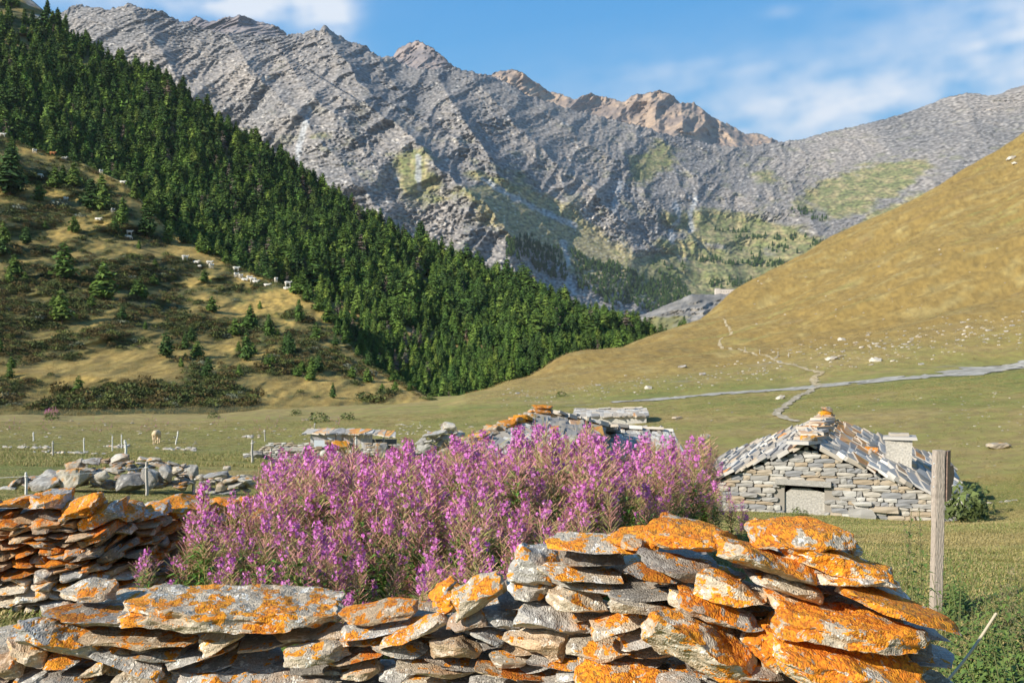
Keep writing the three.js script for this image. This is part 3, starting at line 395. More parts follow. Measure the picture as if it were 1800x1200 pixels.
// heather and juniper cushions
function bushGeo(n, tone, flat = 0.6) {
  const pos = [], col = [];
  for (let i = 0; i < n; i++) { const a = rnd() * 6.283, u = Math.pow(rnd(), 0.5), e = rr(0.1, 1), r = u * Math.sqrt(1 - e * e * 0.6), x = Math.cos(a) * r, z = Math.sin(a) * r, y = e * flat * Math.sqrt(Math.max(0, 1 - r * r * 0.8)), s = rr(0.10, 0.22), k = rr(0.6, 1.45); for (let q = 0; q < 3; q++) { pos.push(x + rr(-s, s), y + rr(-s, s) * 0.8, z + rr(-s, s)); col.push(tone[0] * k, tone[1] * k, tone[2] * k); } }
  return geoFrom(pos, null, col);
}
{
  const kinds = [bushGeo(150, [0.06, 0.08, 0.016]), bushGeo(150, [0.12, 0.085, 0.022]), bushGeo(150, [0.105, 0.125, 0.024]), bushGeo(150, [0.20, 0.22, 0.14])], lists = [[], [], [], []];
  for (let i = 0; i < 40000 && lists[0].length + lists[1].length + lists[2].length < 5600; i++) {
    const px = rr(-120, 765), py = rr(240, 730), s = spurLine(px); if (py < s + 8 || py > 722 - px * 0.02) continue; const p = spur.at(px, py);
    const g = fbm((p.x + p.y) / 26, (p.y - 0.3 * p.x) / 12, 2, 4) * 0.8 + 0.5 * fbm(p.x / 6, (p.y + 0.3 * p.x) / 3, 6, 3) - 0.36 * ss(46, 10, py - s) - 0.34 * Math.exp(-(((py - 655 - 0.05 * px) / 26) ** 2)) + 0.17; if (g < rr(0, 0.45)) continue;
    const k = rnd() < 0.02 ? 3 : Math.floor(rnd() * 3), w = rr(0.5, 1.5) * (rnd() < 0.12 ? 1.7 : 1); lists[k].push([p, V(w, w * rr(0.7, 1.3), w), rnd() * 6.28]);
  }
  for (let i = 0; i < 420; i++) { const px = rr(-60, 765), p = spur.at(px, spurLine(px) + rr(1, 9)); const w = rr(0.4, 1.5); lists[Math.floor(rnd() * 3)].push([p, V(w, w * rr(0.5, 0.9), w), rnd() * 6.28]); }
  const g = stuffGroup('heather', 'low dark heather and juniper cushions covering the golden left slope', 'heather');
  kinds.forEach((k, i) => instanced(g, 'cushions', k, mNeedle, lists[i]));
  const gb = bushGeo(240, [0.24, 0.26, 0.19], 0.7);
  for (const [px, py, w, label] of [[105, 362, 42, 'grey green willow bush beside the upper conifers'], [140, 382, 26, 'smaller grey willow bush on the upper slope'], [32, 368, 30, 'grey willow bush at the left slope edge'], [70, 560, 24, 'pale grey bush in the dark heather'], [12, 546, 22, 'pale grey bush at the left picture edge'], [650, 660, 36, 'pale grey willow bush near the spur foot'], [610, 645, 22, 'small pale bush left of the spur foot willow']]) { const p = spur.at(px, py), w2 = w / F * -p.z / 2, o = thing('willow_bush', label, 'bush', p); const c = mesh('foliage', gb, mNeedle, o); c.userData.kind = 'stuff'; o.scale.set(w2, w2 * 0.8, w2); }
}
console.log('trees');
// ---------------------------------------------------------------- schist: slabs with broken edges, layers, rust, lichen
const schist = dataTex(1024, (u, v) => { const st = tile(u, v * 1.0, 9, 2, 3), l = Math.sin((v * 46 + st * 2.2) * 6.283) * 0.5 + Math.sin((v * 17 + st * 1.4) * 6.283) * 0.5, a = tile(u, v, 60, 3, 9), b = tile(u, v, 200, 2, 2); return clamp(0.85 + 0.12 * l + 0.28 * a + 0.36 * b); });
// stone skins: the same rock with more and more orange lichen, in a grey and a tan kind, 1.1 m of surface each
const SKIN = 1024, LEVELS = 7, skins = { grey: [], tan: [] };
{
  const n = SKIN * SKIN, f = (fr, o, sd) => { const q = 512, t = new Float32Array(q * q); for (let y = 0; y < q; y++) for (let x = 0; x < q; x++) t[y * q + x] = tile(x / q, y / q, fr, o, sd); return (x, y) => { const X = x * 0.5, Y = y * 0.5, i = X | 0, j = Y | 0, a = X - i, b = Y - j, i1 = (i + 1) & 511, j1 = (j + 1) & 511; return lerp(lerp(t[j * q + i], t[j * q + i1], a), lerp(t[j1 * q + i], t[j1 * q + i1], a), b); }; };
  const lo = f(9, 3, 1), hi = f(30, 3, 4), wn = f(24, 4, 8), sp = f(110, 2, 12), sp2 = f(90, 1, 21), big = f(6, 3, 31), st = f(8, 2, 41);
  const out = [...Array(LEVELS * 2)].map(() => new Uint8Array(n * 4)), enc = (v) => 255 * Math.pow(clamp(v, 0.004, 1), 1 / 2.2), base = [[0.45, 0.425, 0.39], [0.56, 0.475, 0.36]];
  for (let y = 0; y < SKIN; y++) for (let x = 0; x < SKIN; x++) {
    const L = lo(x, y), h = hi(x, y), w = wn(x, y), p = sp(x, y), p2 = sp2(x, y), B = big(x, y), g = rnd() - 0.5, v = y / SKIN, bd = Math.sin((v * 40 + st(x, y) * 2.4) * 6.283) * 0.6 + Math.sin((v * 93 + st(x, y) * 3) * 6.283) * 0.4, o4 = (y * SKIN + x) * 4;
    const crust = ss(0.26, 0.36, w + 0.3 * p + 0.2 * h), rust = ss(0.05, 0.5, B + 0.5 * h) * 0.5, blk = ss(0.34, 0.46, p2 * 0.8 + 0.3 * h);
    for (let t = 0; t < 2; t++) {
      let k = mul3(base[t], 1 + 0.34 * B + 0.20 * h + 0.20 * p + 0.15 * bd + 0.14 * g); k = mix3(k, [0.43, 0.25, 0.12], rust); k = mix3(k, mul3([0.80, 0.775, 0.71], 1 + 0.25 * p), crust * 0.9);
      for (let l = 0; l < LEVELS; l++) {
        const m = 0.95 * L + 0.55 * h + 0.24 * p + (l - 3.25) * 0.165, om = ss(0.0, 0.09, m) * (1 - 0.85 * ss(0.34, 0.42, w + 0.4 * p2 - 0.03 * l)), oc = mix3(mix3([0.70, 0.225, 0.009], [0.77, 0.32, 0.014], ss(-0.3, 0.35, h + 0.6 * p)), [0.50, 0.145, 0.010], ss(0.05, 0.4, -p + 0.5 * B));
        let c = mix3(k, mul3(oc, 1 + 0.16 * g), om); c = mix3(c, [0.05, 0.042, 0.032], blk * (0.06 + 0.085 * l));
        const q = out[t * LEVELS + l]; q[o4] = enc(c[0]); q[o4 + 1] = enc(c[1]); q[o4 + 2] = enc(c[2]); q[o4 + 3] = 255;
      }
    }
  }
  out.forEach((d, i) => { const t = new THREE.DataTexture(d, SKIN, SKIN); t.wrapS = t.wrapT = THREE.RepeatWrapping; t.magFilter = THREE.LinearFilter; t.colorSpace = THREE.SRGBColorSpace; t.needsUpdate = true; skins[i < LEVELS ? 'grey' : 'tan'].push(new THREE.MeshStandardMaterial({ vertexColors: true, roughness: 0.92, map: t, bumpMap: schist, bumpScale: 0.007 })); });
}
const mStone = new THREE.MeshStandardMaterial({ vertexColors: true, roughness: 0.92, map: schist, bumpMap: schist, bumpScale: 0.018 });
const TINT = { grey: ['grey', [1, 1, 1]], dark: ['grey', [0.62, 0.60, 0.58]], blue: ['grey', [0.90, 0.93, 0.96]], tan: ['tan', [0.95, 0.95, 0.95]], pale: ['tan', [1.12, 1.14, 1.16]], brown: ['tan', [0.78, 0.68, 0.58]], white: ['grey', [1.25, 1.25, 1.25]] };
// sort a stone's triangles by how much lichen grows there: most on top, in patches
function skinned(g, o) {
  const [fam, tint] = TINT[o.tone ?? 'grey'], p = g.attributes.position, N = g.attributes.normal, nt = p.count / 3, s0 = (o.seedN ?? 1) * 0.31, lists = [...Array(LEVELS)].map(() => []), S = 1 / (o.far ?? 1);
  const col = new Float32Array(p.count * 3);
  for (let t = 0; t < nt; t++) {
    const i = t * 3, x = (p.getX(i) + p.getX(i + 1) + p.getX(i + 2)) / 3, y = (p.getY(i) + p.getY(i + 1) + p.getY(i + 2)) / 3, z = (p.getZ(i) + p.getZ(i + 1) + p.getZ(i + 2)) / 3, ny = (N.getY(i) + N.getY(i + 1) + N.getY(i + 2)) / 3;
    const q = (o.lichen ?? 0.3) * 6.0 + 1.6 * ny + 2.1 * n3(x * 5 * S + s0, y * 6 * S, z * 5 * S) + 1.1 * n3(x * 17 * S, y * 17 * S + s0, z * 17 * S) - 1.0; lists[clamp(Math.round(q), 0, LEVELS - 1)].push(t);
  }
  for (let i = 0; i < p.count; i++) { const x = p.getX(i) * S, y = p.getY(i) * S, z = p.getZ(i) * S, a = 1 + 0.22 * n3(x * 4 + s0, y * 7, z * 4) + 0.16 * n3(x * 1.5, y * 85, z * 1.5 + s0) * (o.bands ?? 0.6); const r = clamp((o.rust ?? 0) + 0.5 * n3(x * 6 + 9, y * 6, z * 6 + s0), 0, 0.5); col[i * 3] = tint[0] * a * (1 - 0.08 * r); col[i * 3 + 1] = tint[1] * a * (1 - 0.5 * r); col[i * 3 + 2] = tint[2] * a * (1 - 0.85 * r); }
  g.setAttribute('color', new THREE.BufferAttribute(col, 3));
  const out = new THREE.BufferGeometry(), mats = []; let at = 0; const order = lists.flatMap((l, k) => { if (l.length) { out.addGroup(at * 3, l.length * 3, mats.length); mats.push(skins[fam][k]); at += l.length; } return l; });
  for (const [name, n] of [['position', 3], ['normal', 3], ['color', 3], ['uv', 2]]) { const src = g.attributes[name].array, d = new Float32Array(src.length); order.forEach((t, j) => d.set(src.subarray(t * 3 * n, (t + 1) * 3 * n), j * 3 * n)); out.setAttribute(name, new THREE.BufferAttribute(d, n)); }
  return [out, mats];
}
const TONES = { grey: [0.43, 0.405, 0.37], dark: [0.275, 0.26, 0.24], blue: [0.385, 0.385, 0.375], tan: [0.52, 0.44, 0.33], pale: [0.64, 0.58, 0.48], brown: [0.38, 0.285, 0.195], white: [0.55, 0.53, 0.49] };
const SUNNY = [[0.80, 0.27, 0.008], [0.85, 0.37, 0.014], [0.60, 0.17, 0.008]];
function stoneGeo(L, H, D, res, o = {}) {
  const sd = o.seed ?? Math.floor(rnd() * 1e6), nx = clamp(Math.round(L / res), 2, 70), ny = clamp(Math.round(H / res), 2, 30), nz = clamp(Math.round(D / res), 2, 44);
  let g = new THREE.BoxGeometry(L, H, D, nx, ny, nz); g.deleteAttribute('uv'); g.deleteAttribute('normal'); g = mergeVertices(g, 1e-5);
  const p = g.attributes.position, cuts = [], q = V(0, 0, 0), s0 = sd * 0.137;
  const nCut = o.cuts ?? 8, sharp = o.flat ?? 0.5;
  for (let i = 0; i < nCut; i++) { const a = (i + rr(0.1, 0.9)) / nCut * 6.283, n = V(Math.cos(a) / L, rr(-0.55, 0.55) / H * sharp, Math.sin(a) / D).normalize(), e = Math.sqrt((n.x * L) ** 2 + (n.y * H) ** 2 + (n.z * D) ** 2) / 2; cuts.push([n, e * rr(0.84, 1.06)]); }
  for (let i = 0; i < 3; i++) { const lv = o.level ?? 1, n = V(rr(-0.5, 0.5) * H / L * 2 * lv, i < 2 ? 1 : -1, rr(-0.2, 0.75) * H / D * 1.6 * lv).normalize(); cuts.push([n, H / 2 * rr(0.72, 1.0)]); }
  const rad = Math.min(H, D, L) * (o.round ?? 0.04), sc = 1 / Math.max(L, D);
  for (let i = 0; i < p.count; i++) {
    q.fromBufferAttribute(p, i);
    const cx = clamp(q.x, -L / 2 + rad, L / 2 - rad), cy = clamp(q.y, -H / 2 + rad, H / 2 - rad), cz = clamp(q.z, -D / 2 + rad, D / 2 - rad), dx = q.x - cx, dy = q.y - cy, dz = q.z - cz, dl = Math.hypot(dx, dy, dz); if (dl > rad) q.set(cx + dx / dl * rad, cy + dy / dl * rad, cz + dz / dl * rad);
    for (const [n, e] of cuts) { const k = q.dot(n) - e; if (k > 0) q.addScaledVector(n, -k); }
    // layers break back unevenly toward the edges; the whole slab is gently warped
    const lay = Math.floor(q.y / (o.layer ?? 0.017) + n3(q.x * 5 + s0, 1, q.z * 5) * 0.9), rim = Math.hypot(q.x / L, q.z / D) * 2, br = n3(lay * 3.7 + s0, q.x * 7, q.z * 7) * 0.13 * ss(0.5, 1, rim), e2 = 1 + br + n3(q.x * sc * 2.4 + s0, q.y * sc, q.z * sc * 2.4) * 0.07;
    q.x *= e2; q.z *= e2;
    const w = n3(q.x * 3.2 * (0.5 + sc * 0.2), s0, q.z * 3.2) * H * 0.16 * (o.level ?? 1) + n3(q.x * 11, q.y * 14 + s0, q.z * 11) * Math.min(0.018, H * 0.16);
    q.y += w; const f = Math.min(0.010, H * 0.11); q.x += n3(q.x * 24, q.y * 60 + s0, q.z * 24) * f; q.z += n3(q.x * 24 + 9, q.y * 60, q.z * 24 + s0) * f; q.y += n3(q.x * 34, q.y * 34, q.z * 34 + s0) * f * 0.6;
    p.setXYZ(i, q.x, q.y, q.z);
  }
  g.computeVertexNormals();
  const N = g.attributes.normal, tone = TONES[o.tone ?? 'grey'], li = o.lichen ?? 0.3, wh = o.white ?? 0.1, col = new Float32Array(p.count * 3), hue = rr(-1, 1), far = o.far ?? 1;
  if (!o.skin) for (let i = 0; i < p.count; i++) {
    const x = p.getX(i), y = p.getY(i), z = p.getZ(i), ny2 = N.getY(i), S = 1 / far;
    const a = fbm(x * 5 * S + s0, y * 8 * S, z * 5 * S, 4, 0.6), b = fbm(x * 30 * S, y * 46 * S + s0, z * 30 * S, 3, 0.6), c = n3(x * 90 * S, y * 110 * S, z * 90 * S + s0), band = n3(x * 2 * S + s0, y * 95 * S, z * 2 * S);
    let k = mul3(tone, 1 + 0.36 * a + 0.20 * b + 0.30 * band * (o.bands ?? 0.6));
    k = mix3(k, [0.31, 0.165, 0.07], ss(0.12, 0.55, fbm(x * 7 * S + 4, y * 9 * S, z * 7 * S + s0, 4, 0.65) + (o.rust ?? 0)) * 0.72);
    k = mix3(k, [0.58, 0.55, 0.50], ss(0.46, 0.62, fbm(x * 9 * S + 30 + s0, y * 20 * S, z * 9 * S, 3) + (o.vein ?? 0)) * 0.75);
    const w = fbm(x * 16 * S + 11, y * 16 * S, z * 16 * S + s0, 4, 0.68), wm = ss(0.46 - wh * 0.9, 0.56 - wh * 1.15, w + 0.12 * ny2); k = mix3(k, mul3([0.72, 0.70, 0.65], 1 + 0.2 * c), wm * 0.85);
    const lo = fbm(x * 6.5 * S + 50 + s0, y * 9 * S, z * 6.5 * S, 3, 0.6), hi = fbm(x * 27 * S + 70, y * 30 * S, z * 27 * S + s0, 4, 0.72), m = 0.85 * lo + 0.75 * hi + 0.30 * ny2 + (li - 0.5) * 1.15 - 0.16;
    const om = ss(0.04, 0.20, m), oc = mix3(mix3(SUNNY[0], SUNNY[1], ss(-0.4, 0.5, hi + 0.5 * hue)), SUNNY[2], ss(0.1, 0.5, c * 0.8 + b * 0.5 - 0.15)); k = mix3(k, mul3(oc, 1 + 0.22 * c), om * (0.97 - 0.25 * ss(0.05, 0.0, m)));
    const ring = ss(0.5, 0.62, n3(x * 21 * S + s0, y * 21 * S + 8, z * 21 * S)) ; k = mix3(k, SUNNY[0], ring * 0.8 * ss(0.08, 0.25, li));
    const spk = ss(0.34, 0.5, n3(x * 38 * S + 5, y * 38 * S, z * 38 * S + s0) * 0.7 + 0.55 * n3(x * 13 * S, y * 13 * S + s0, z * 13 * S) + wh * 0.5 - 0.06); k = mix3(k, mul3([0.66, 0.64, 0.58], 1 + 0.2 * c), spk * 0.85);
    const bl = ss(0.40, 0.52, n3(x * 44 * S, y * 44 * S, z * 44 * S + 3 * s0) * 0.7 + 0.6 * n3(x * 19 * S + s0, y * 19 * S, z * 19 * S) + (o.black ?? 0)); k = mix3(k, [0.045, 0.04, 0.035], bl * 0.75);
    col[i * 3] = Math.max(0.01, k[0]); col[i * 3 + 1] = Math.max(0.01, k[1]); col[i * 3 + 2] = Math.max(0.008, k[2]);
  }
  g.setAttribute('color', new THREE.BufferAttribute(col, 3));
  g = g.toNonIndexed();
  { const fl = g.clone(); fl.deleteAttribute('normal'); fl.computeVertexNormals(); const A = g.attributes.normal, B = fl.attributes.normal; for (let i = 0; i < A.count; i++) { q.set(A.getX(i) * 0.45 + B.getX(i) * 0.55, A.getY(i) * 0.45 + B.getY(i) * 0.55, A.getZ(i) * 0.45 + B.getZ(i) * 0.55).normalize(); A.setXYZ(i, q.x, q.y, q.z); } }
  const P2 = g.attributes.position, N2 = g.attributes.normal, uv = new Float32Array(P2.count * 2), ou = rnd(), ov = rnd(), sz = (o.skin ? 1.1 : 0.42) * far;
  for (let i = 0; i < P2.count; i += 3) {
    let ax = 0, ay = 0, az = 0; for (let j = i; j < i + 3; j++) { ax += N2.getX(j); ay += N2.getY(j); az += N2.getZ(j); } ax = Math.abs(ax); ay = Math.abs(ay); az = Math.abs(az);
    for (let j = i; j < i + 3; j++) { const x = P2.getX(j), y = P2.getY(j), z = P2.getZ(j); let u, v; if (ay > ax && ay > az) { u = x; v = z * 0.6 + x * 0.12; } else if (az > ax) { u = x; v = y * 1.15 + x * 0.05; } else { u = z; v = y * 1.15; } uv[j * 2] = u / sz + ou; uv[j * 2 + 1] = v / sz + ov; }
  }
  g.setAttribute('uv', new THREE.BufferAttribute(uv, 2));
  return g;
}
// a stone as seen: centre, width and height in the photograph, tilt clockwise, distance of its front
function placeStone(parent, cx, cy, w, h, tilt, d, o, depthM, res) {
  const m = d / F, L = w * m, D = depthM ?? clamp(L * rr(0.55, 0.85), 0.14, 0.42), look = (cy - HY) / F, H = Math.max(h * m * 0.42, h * m - D * look * 0.55);
  const c = P(cx, cy, d + D * 0.42);
  const [g, mats] = skinned(stoneGeo(L, H, D, res, { ...o, skin: true }), { ...o, seedN: rnd() * 999 }), s = mesh('stone', g, mats, parent);
  s.position.copy(c).sub(parent.position); s.rotation.set((w > 150 ? rr(0.0, 0.08) : rr(0.0, 0.18)) + (o.pitch ?? 0), rr(-0.16, 0.16), -tilt * Math.PI / 180, 'ZXY'); return s;
}
{
  const wall = thing('dry_stone_wall', 'large foreground dry stone wall of grey slabs crusted with orange lichen', 'stone wall', V(0, 0, -3.3)); wall.userData.kind = 'thing';
  const D = (px) => lerp(3.75, 2.95, ss(500, 1500, px)) - 0.04;
  // [x, y, width, height, tilt, lichen, tone, white, set back]
  const list = [
    [157, 1040, 92, 46, 5, 0.38, 'tan', 0.1, 0.1], [183, 1079, 222, 36, 3, 0.5, 'dark', 0.05, 0], [222, 1049, 80, 28, 0, 0.5, 'tan', 0.1, 0.25], [416, 1070, 384, 78, 4, 0.56, 'tan', 0.08, -0.04], [102, 1121, 140, 70, 10, 0.4, 'blue', 0.16, 0], [249, 1115, 206, 34, 3, 0.55, 'brown', 0.06, 0], [394, 1120, 90, 48, -15, 0.08, 'pale', 0.1, 0], [208, 1138, 80, 34, 10, 0.05, 'tan', 0.1, 0.08], [277, 1146, 106, 28, -5, 0.34, 'dark', 0.08, 0.03], [357, 1150, 126, 38, -14, 0.36, 'grey', 0.08, 0.02], [470, 1186, 334, 84, 5, 0.26, 'grey', 0.16, 0], [556, 1146, 114, 58, 6, 0.42, 'tan', 0.22, -0.05], [225, 1165, 142, 44, 8, 0.26, 'grey', 0.24, 0], [48, 1142, 70, 54, 5, 0.34, 'pale', 0.1, 0.05], [108, 1162, 56, 20, 4, 0.5, 'grey', 0.1, 0.04], [168, 1178, 48, 38, -20, 0.05, 'tan', 0.05, 0.05], [492, 1121, 96, 38, 4, 0.05, 'dark', 0.05, 0.18], [582, 1109, 80, 26, -10, 0.45, 'brown', 0.06, 0.05], [18, 1168, 56, 52, 0, 0.12, 'brown', 0.08, 0.05], [52, 1195, 66, 32, -8, 0.1, 'grey', 0.1, 0.03], [252, 1192, 100, 30, 12, 0.1, 'tan', 0.1, 0.02], [120, 1194, 90, 36, 4, 0.05, 'dark', 0.16, 0.02], [332, 1206, 100, 34, 3, 0.15, 'grey', 0.1, 0.06],
    [664, 1074, 142, 32, -8, 0.52, 'brown', 0.06, 0.02], [675, 1099, 166, 32, -9, 0.45, 'grey', 0.08, 0], [722, 1108, 128, 40, -22, 0.5, 'tan', 0.05, -0.04], [700, 1138, 112, 38, 8, 0.34, 'grey', 0.2, 0], [800, 1140, 102, 54, 8, 0.12, 'brown', 0.08, 0], [842, 1046, 112, 62, -25, 0.5, 'tan', 0.14, -0.02], [789, 1050, 62, 68, -28, 0.5, 'grey', 0.1, 0.1], [816, 1090, 72, 40, -22, 0.02, 'blue', 0.05, 0], [855, 1115, 68, 34, 10, 0.02, 'blue', 0.1, 0.02], [878, 1086, 68, 38, 15, 0.05, 'grey', 0.2, 0.08], [929, 1032, 68, 54, 25, 0.5, 'grey', 0.1, 0.02], [945, 996, 88, 84, 20, 0.52, 'grey', 0.08, 0.03], [1046, 955, 174, 32, 2, 0.46, 'pale', 0.1, 0], [1040, 984, 120, 32, 3, 0.04, 'dark', 0.08, 0.04], [1024, 1006, 158, 30, 4, 0.34, 'pale', 0.12, -0.02], [1036, 1023, 136, 22, 3, 0.02, 'blue', 0.06, 0.02], [1016, 1056, 112, 52, 10, 0.24, 'tan', 0.14, 0], [975, 1092, 142, 58, 6, 0.24, 'grey', 0.1, 0], [940, 1128, 118, 52, 8, 0.2, 'pale', 0.1, -0.02], [1127, 1066, 118, 42, 5, 0.26, 'tan', 0.12, 0], [1090, 1099, 104, 36, -6, 0.34, 'pale', 0.08, 0], [1050, 1140, 110, 34, 2, 0.3, 'tan', 0.12, 0], [1120, 1126, 66, 34, -5, 0.04, 'grey', 0.14, 0.03], [1127, 1040, 120, 22, -2, 0.04, 'dark', 0.06, 0.03], [1146, 1009, 100, 34, 6, 0.5, 'dark', 0.06, 0], [1192, 996, 142, 50, 10, 0.36, 'dark', 0.06, -0.02], [1118, 946, 106, 40, -4, 0.92, 'tan', 0.05, 0.1], [893, 1158, 72, 26, 4, 0.34, 'tan', 0.1, 0.02], [975, 1164, 96, 28, 3, 0.2, 'grey', 0.1, 0], [902, 1181, 142, 28, 10, 0.5, 'brown', 0.08, 0], [765, 1174, 146, 32, 7, 0.34, 'tan', 0.1, 0], [790, 1160, 88, 22, 6, 0.04, 'blue', 0.08, 0.05], [633, 1178, 74, 36, -12, 0.14, 'tan', 0.08, 0], [695, 1184, 64, 34, -10, 0.1, 'grey', 0.1, 0.02], [622, 1156, 104, 26, -6, 0.42, 'brown', 0.08, 0], [638, 1121, 82, 22, -4, 0.34, 'grey', 0.06, 0.04], [745, 1200, 80, 26, 3, 0.04, 'pale', 0.1, 0.02], [868, 1203, 96, 28, 5, 0.12, 'grey', 0.14, 0.02], [975, 1206, 80, 34, 0, 0.1, 'grey', 0.1, 0.03], [650, 1206, 110, 28, 2, 0.05, 'dark', 0.1, 0.03],
    [1095, 1196, 176, 78, 6, 0.66, 'pale', 0.3, -0.08], [1005, 1182, 54, 30, 0, 0.02, 'grey', 0.16, 0.02], [1216, 943, 170, 78, 10, 0.96, 'tan', 0.08, 0], [1404, 941, 176, 52, -3, 0.92, 'tan', 0.14, 0.06], [1350, 986, 182, 66, 17, 0.74, 'tan', 0.18, -0.06], [1465, 984, 222, 62, 14, 0.74, 'pale', 0.24, 0.06], [1498, 1016, 152, 56, 8, 0.4, 'pale', 0.36, 0.02], [1570, 1062, 204, 42, 15, 0.86, 'tan', 0.08, -0.04], [1489, 1101, 278, 78, 9, 0.66, 'tan', 0.26, -0.06], [1487, 1167, 274, 98, 5, 0.70, 'pale', 0.26, -0.1], [1285, 1036, 132, 56, 12, 0.6, 'pale', 0.22, -0.02], [1390, 1032, 110, 44, 24, 0.44, 'pale', 0.3, 0.02], [1264, 1070, 148, 50, 12, 0.55, 'blue', 0.2, -0.02], [1235, 1136, 206, 122, 12, 0.72, 'tan', 0.22, -0.1], [1362, 1130, 80, 84, -38, 0.72, 'tan', 0.18, 0.03], [1330, 1180, 88, 30, 2, 0.45, 'dark', 0.2, 0], [1322, 1203, 96, 30, 0, 0.8, 'tan', 0.1, 0], [1190, 1198, 84, 34, 4, 0.2, 'grey', 0.2, 0], [1385, 1056, 76, 34, 8, 0.36, 'pale', 0.14, 0.06], [1604, 1142, 70, 78, 5, 0.18, 'dark', 0.2, 0.12], [1495, 963, 44, 26, 0, 0.84, 'tan', 0.08, 0.25], [1114, 957, 44, 28, 0, 0.44, 'brown', 0.08, 0.03], [1198, 1052, 46, 40, 8, 0.02, 'pale', 0.1, 0.02], [1147, 1098, 18, 34, 0, 0.5, 'brown', 0.08, 0.02], [1560, 1040, 90, 40, 10, 0.2, 'grey', 0.3, 0.2], [1590, 1100, 70, 50, 10, 0.3, 'dark', 0.2, 0.22]];
  for (const [x, y, w, h, tilt, li, tone, wh, back] of list) placeStone(wall, x, y, w, h * 0.9, tilt, D(x) + back, { lichen: li, tone, white: wh, rust: rr(-0.12, 0.14), vein: tone === 'pale' ? 0.12 : rr(-0.1, 0.1), black: li > 0.6 ? 0.06 : -0.05, bands: rr(0.3, 1), layer: rr(0.012, 0.026), level: w > 195 && h < 80 ? 0.4 : 1 }, w > 150 ? clamp(w * D(x) / F * 0.6, 0.25, 0.42) : undefined, w > 130 ? 0.0085 : 0.0095);
  // the heart of the wall: rougher stones behind the face, down to the ground
  const topY = line([[-60, 1100], [30, 1095], [110, 1050], [230, 1042], [600, 1050], [740, 1070], [790, 1040], [900, 1015], [930, 975], [980, 950], [1120, 945], [1300, 950], [1480, 960], [1560, 1010], [1610, 1060], [1640, 1120]]);
  for (let py = 960; py < 1290; py += py > 1205 ? 34 : 27) for (let px = -40 + (py % 54) * 0.8; px < 1610; px += 96) {
    if (py < topY(px) + 22 || (px > 1500 && py < 1060)) continue; const low = py > 1205;
    placeStone(wall, px + rr(-18, 18), py + rr(-6, 6), rr(80, 125), low ? rr(36, 48) : rr(20, 34), rr(-10, 10), D(px) + (low ? 0.02 : rr(0.09, 0.16)), { lichen: low ? 0.3 : 0.1, tone: pick(['grey', 'dark', 'brown', 'tan']), white: 0.1 }, 0.3, low ? 0.018 : 0.022);
  }
  console.log('front wall', wall.children.length);
}
{
  const wall = thing('dry_stone_wall', 'left dry stone wall of thin rusty slabs behind the foreground wall', 'stone wall', V(-2.5, 0, -6.4)); wall.userData.kind = 'thing';
  const D = (px) => lerp(6.2, 7.3, ss(150, 430, px));
  const caps = [[-40, 885, 80, 28, 0, 0.6], [33, 884, 76, 28, -3, 0.66], [92, 880, 54, 40, -5, 0.55], [143, 891, 82, 48, -8, 0.8], [184, 903, 72, 48, -15, 0.62], [225, 897, 46, 34, 0, 0.75], [265, 898, 60, 34, -5, 0.6], [326, 889, 82, 34, 3, 0.84], [385, 892, 72, 34, 2, 0.9], [421, 896, 54, 36, 0, 0.9], [470, 900, 70, 30, 0, 0.8]];
  for (const [x, y, w, h, t, li] of caps) placeStone(wall, x, y, w, h, t, D(x) - 0.03, { lichen: li, tone: pick(['tan', 'grey']), white: 0.12, black: 0.03, layer: 0.02 }, 0.36, 0.017);
  let y = 905;
  while (y < 1092) {
    const hh = rr(11, 18); let x = -70 + rr(0, 40);
    while (x < 520) {
      const w = rr(22, 62), cx = x + w / 2; x += w * 0.9;
      const foot = line([[0, 1082], [120, 1062], [230, 1040], [420, 1030], [520, 1030]])(cx), top = line([[-70, 896], [90, 898], [150, 912], [190, 926], [240, 912], [430, 910], [520, 915]])(cx); if (y < top || y > foot + 14) continue;
      const vee = Math.exp(-(((cx - 200 + (y - 950) * 0.2) / 34) ** 2)) * ss(905, 930, y) * ss(1020, 980, y), left = ss(160, 60, cx), lowPale = ss(985, 1040, y + rr(-20, 20));
      placeStone(wall, cx + rr(-3, 3), y + rr(-4, 4), w * rr(0.95, 1.1), hh * rr(1.25, 1.8) * (vee > 0.4 ? 1.1 : 1), -36 * vee + rr(-7, 7) + 12 * left * (rnd() - 0.5), D(cx) + rr(-0.035, 0.05), { lichen: lerp(rr(0.12, 0.62), rr(0, 0.2), lowPale), tone: lowPale > 0.5 ? pick(['pale', 'grey', 'tan', 'blue']) : pick(['brown', 'tan', 'brown', 'grey', 'dark']), rust: lerp(0.34, 0.0, lowPale), white: 0.14, layer: 0.02, far: 1.3 }, rr(0.2, 0.34), 0.021);
    }
    y += hh * 0.92;
  }
  for (let k = 0; k < 26; k++) { const px = -60 + (k % 9) * 68, py = 920 + Math.floor(k / 9) * 46; placeStone(wall, px, py, 90, 60, 0, D(px) + 0.26, { lichen: 0, tone: 'dark', white: 0 }, 0.25, 0.06); }
  console.log('left wall', wall.children.length);
}
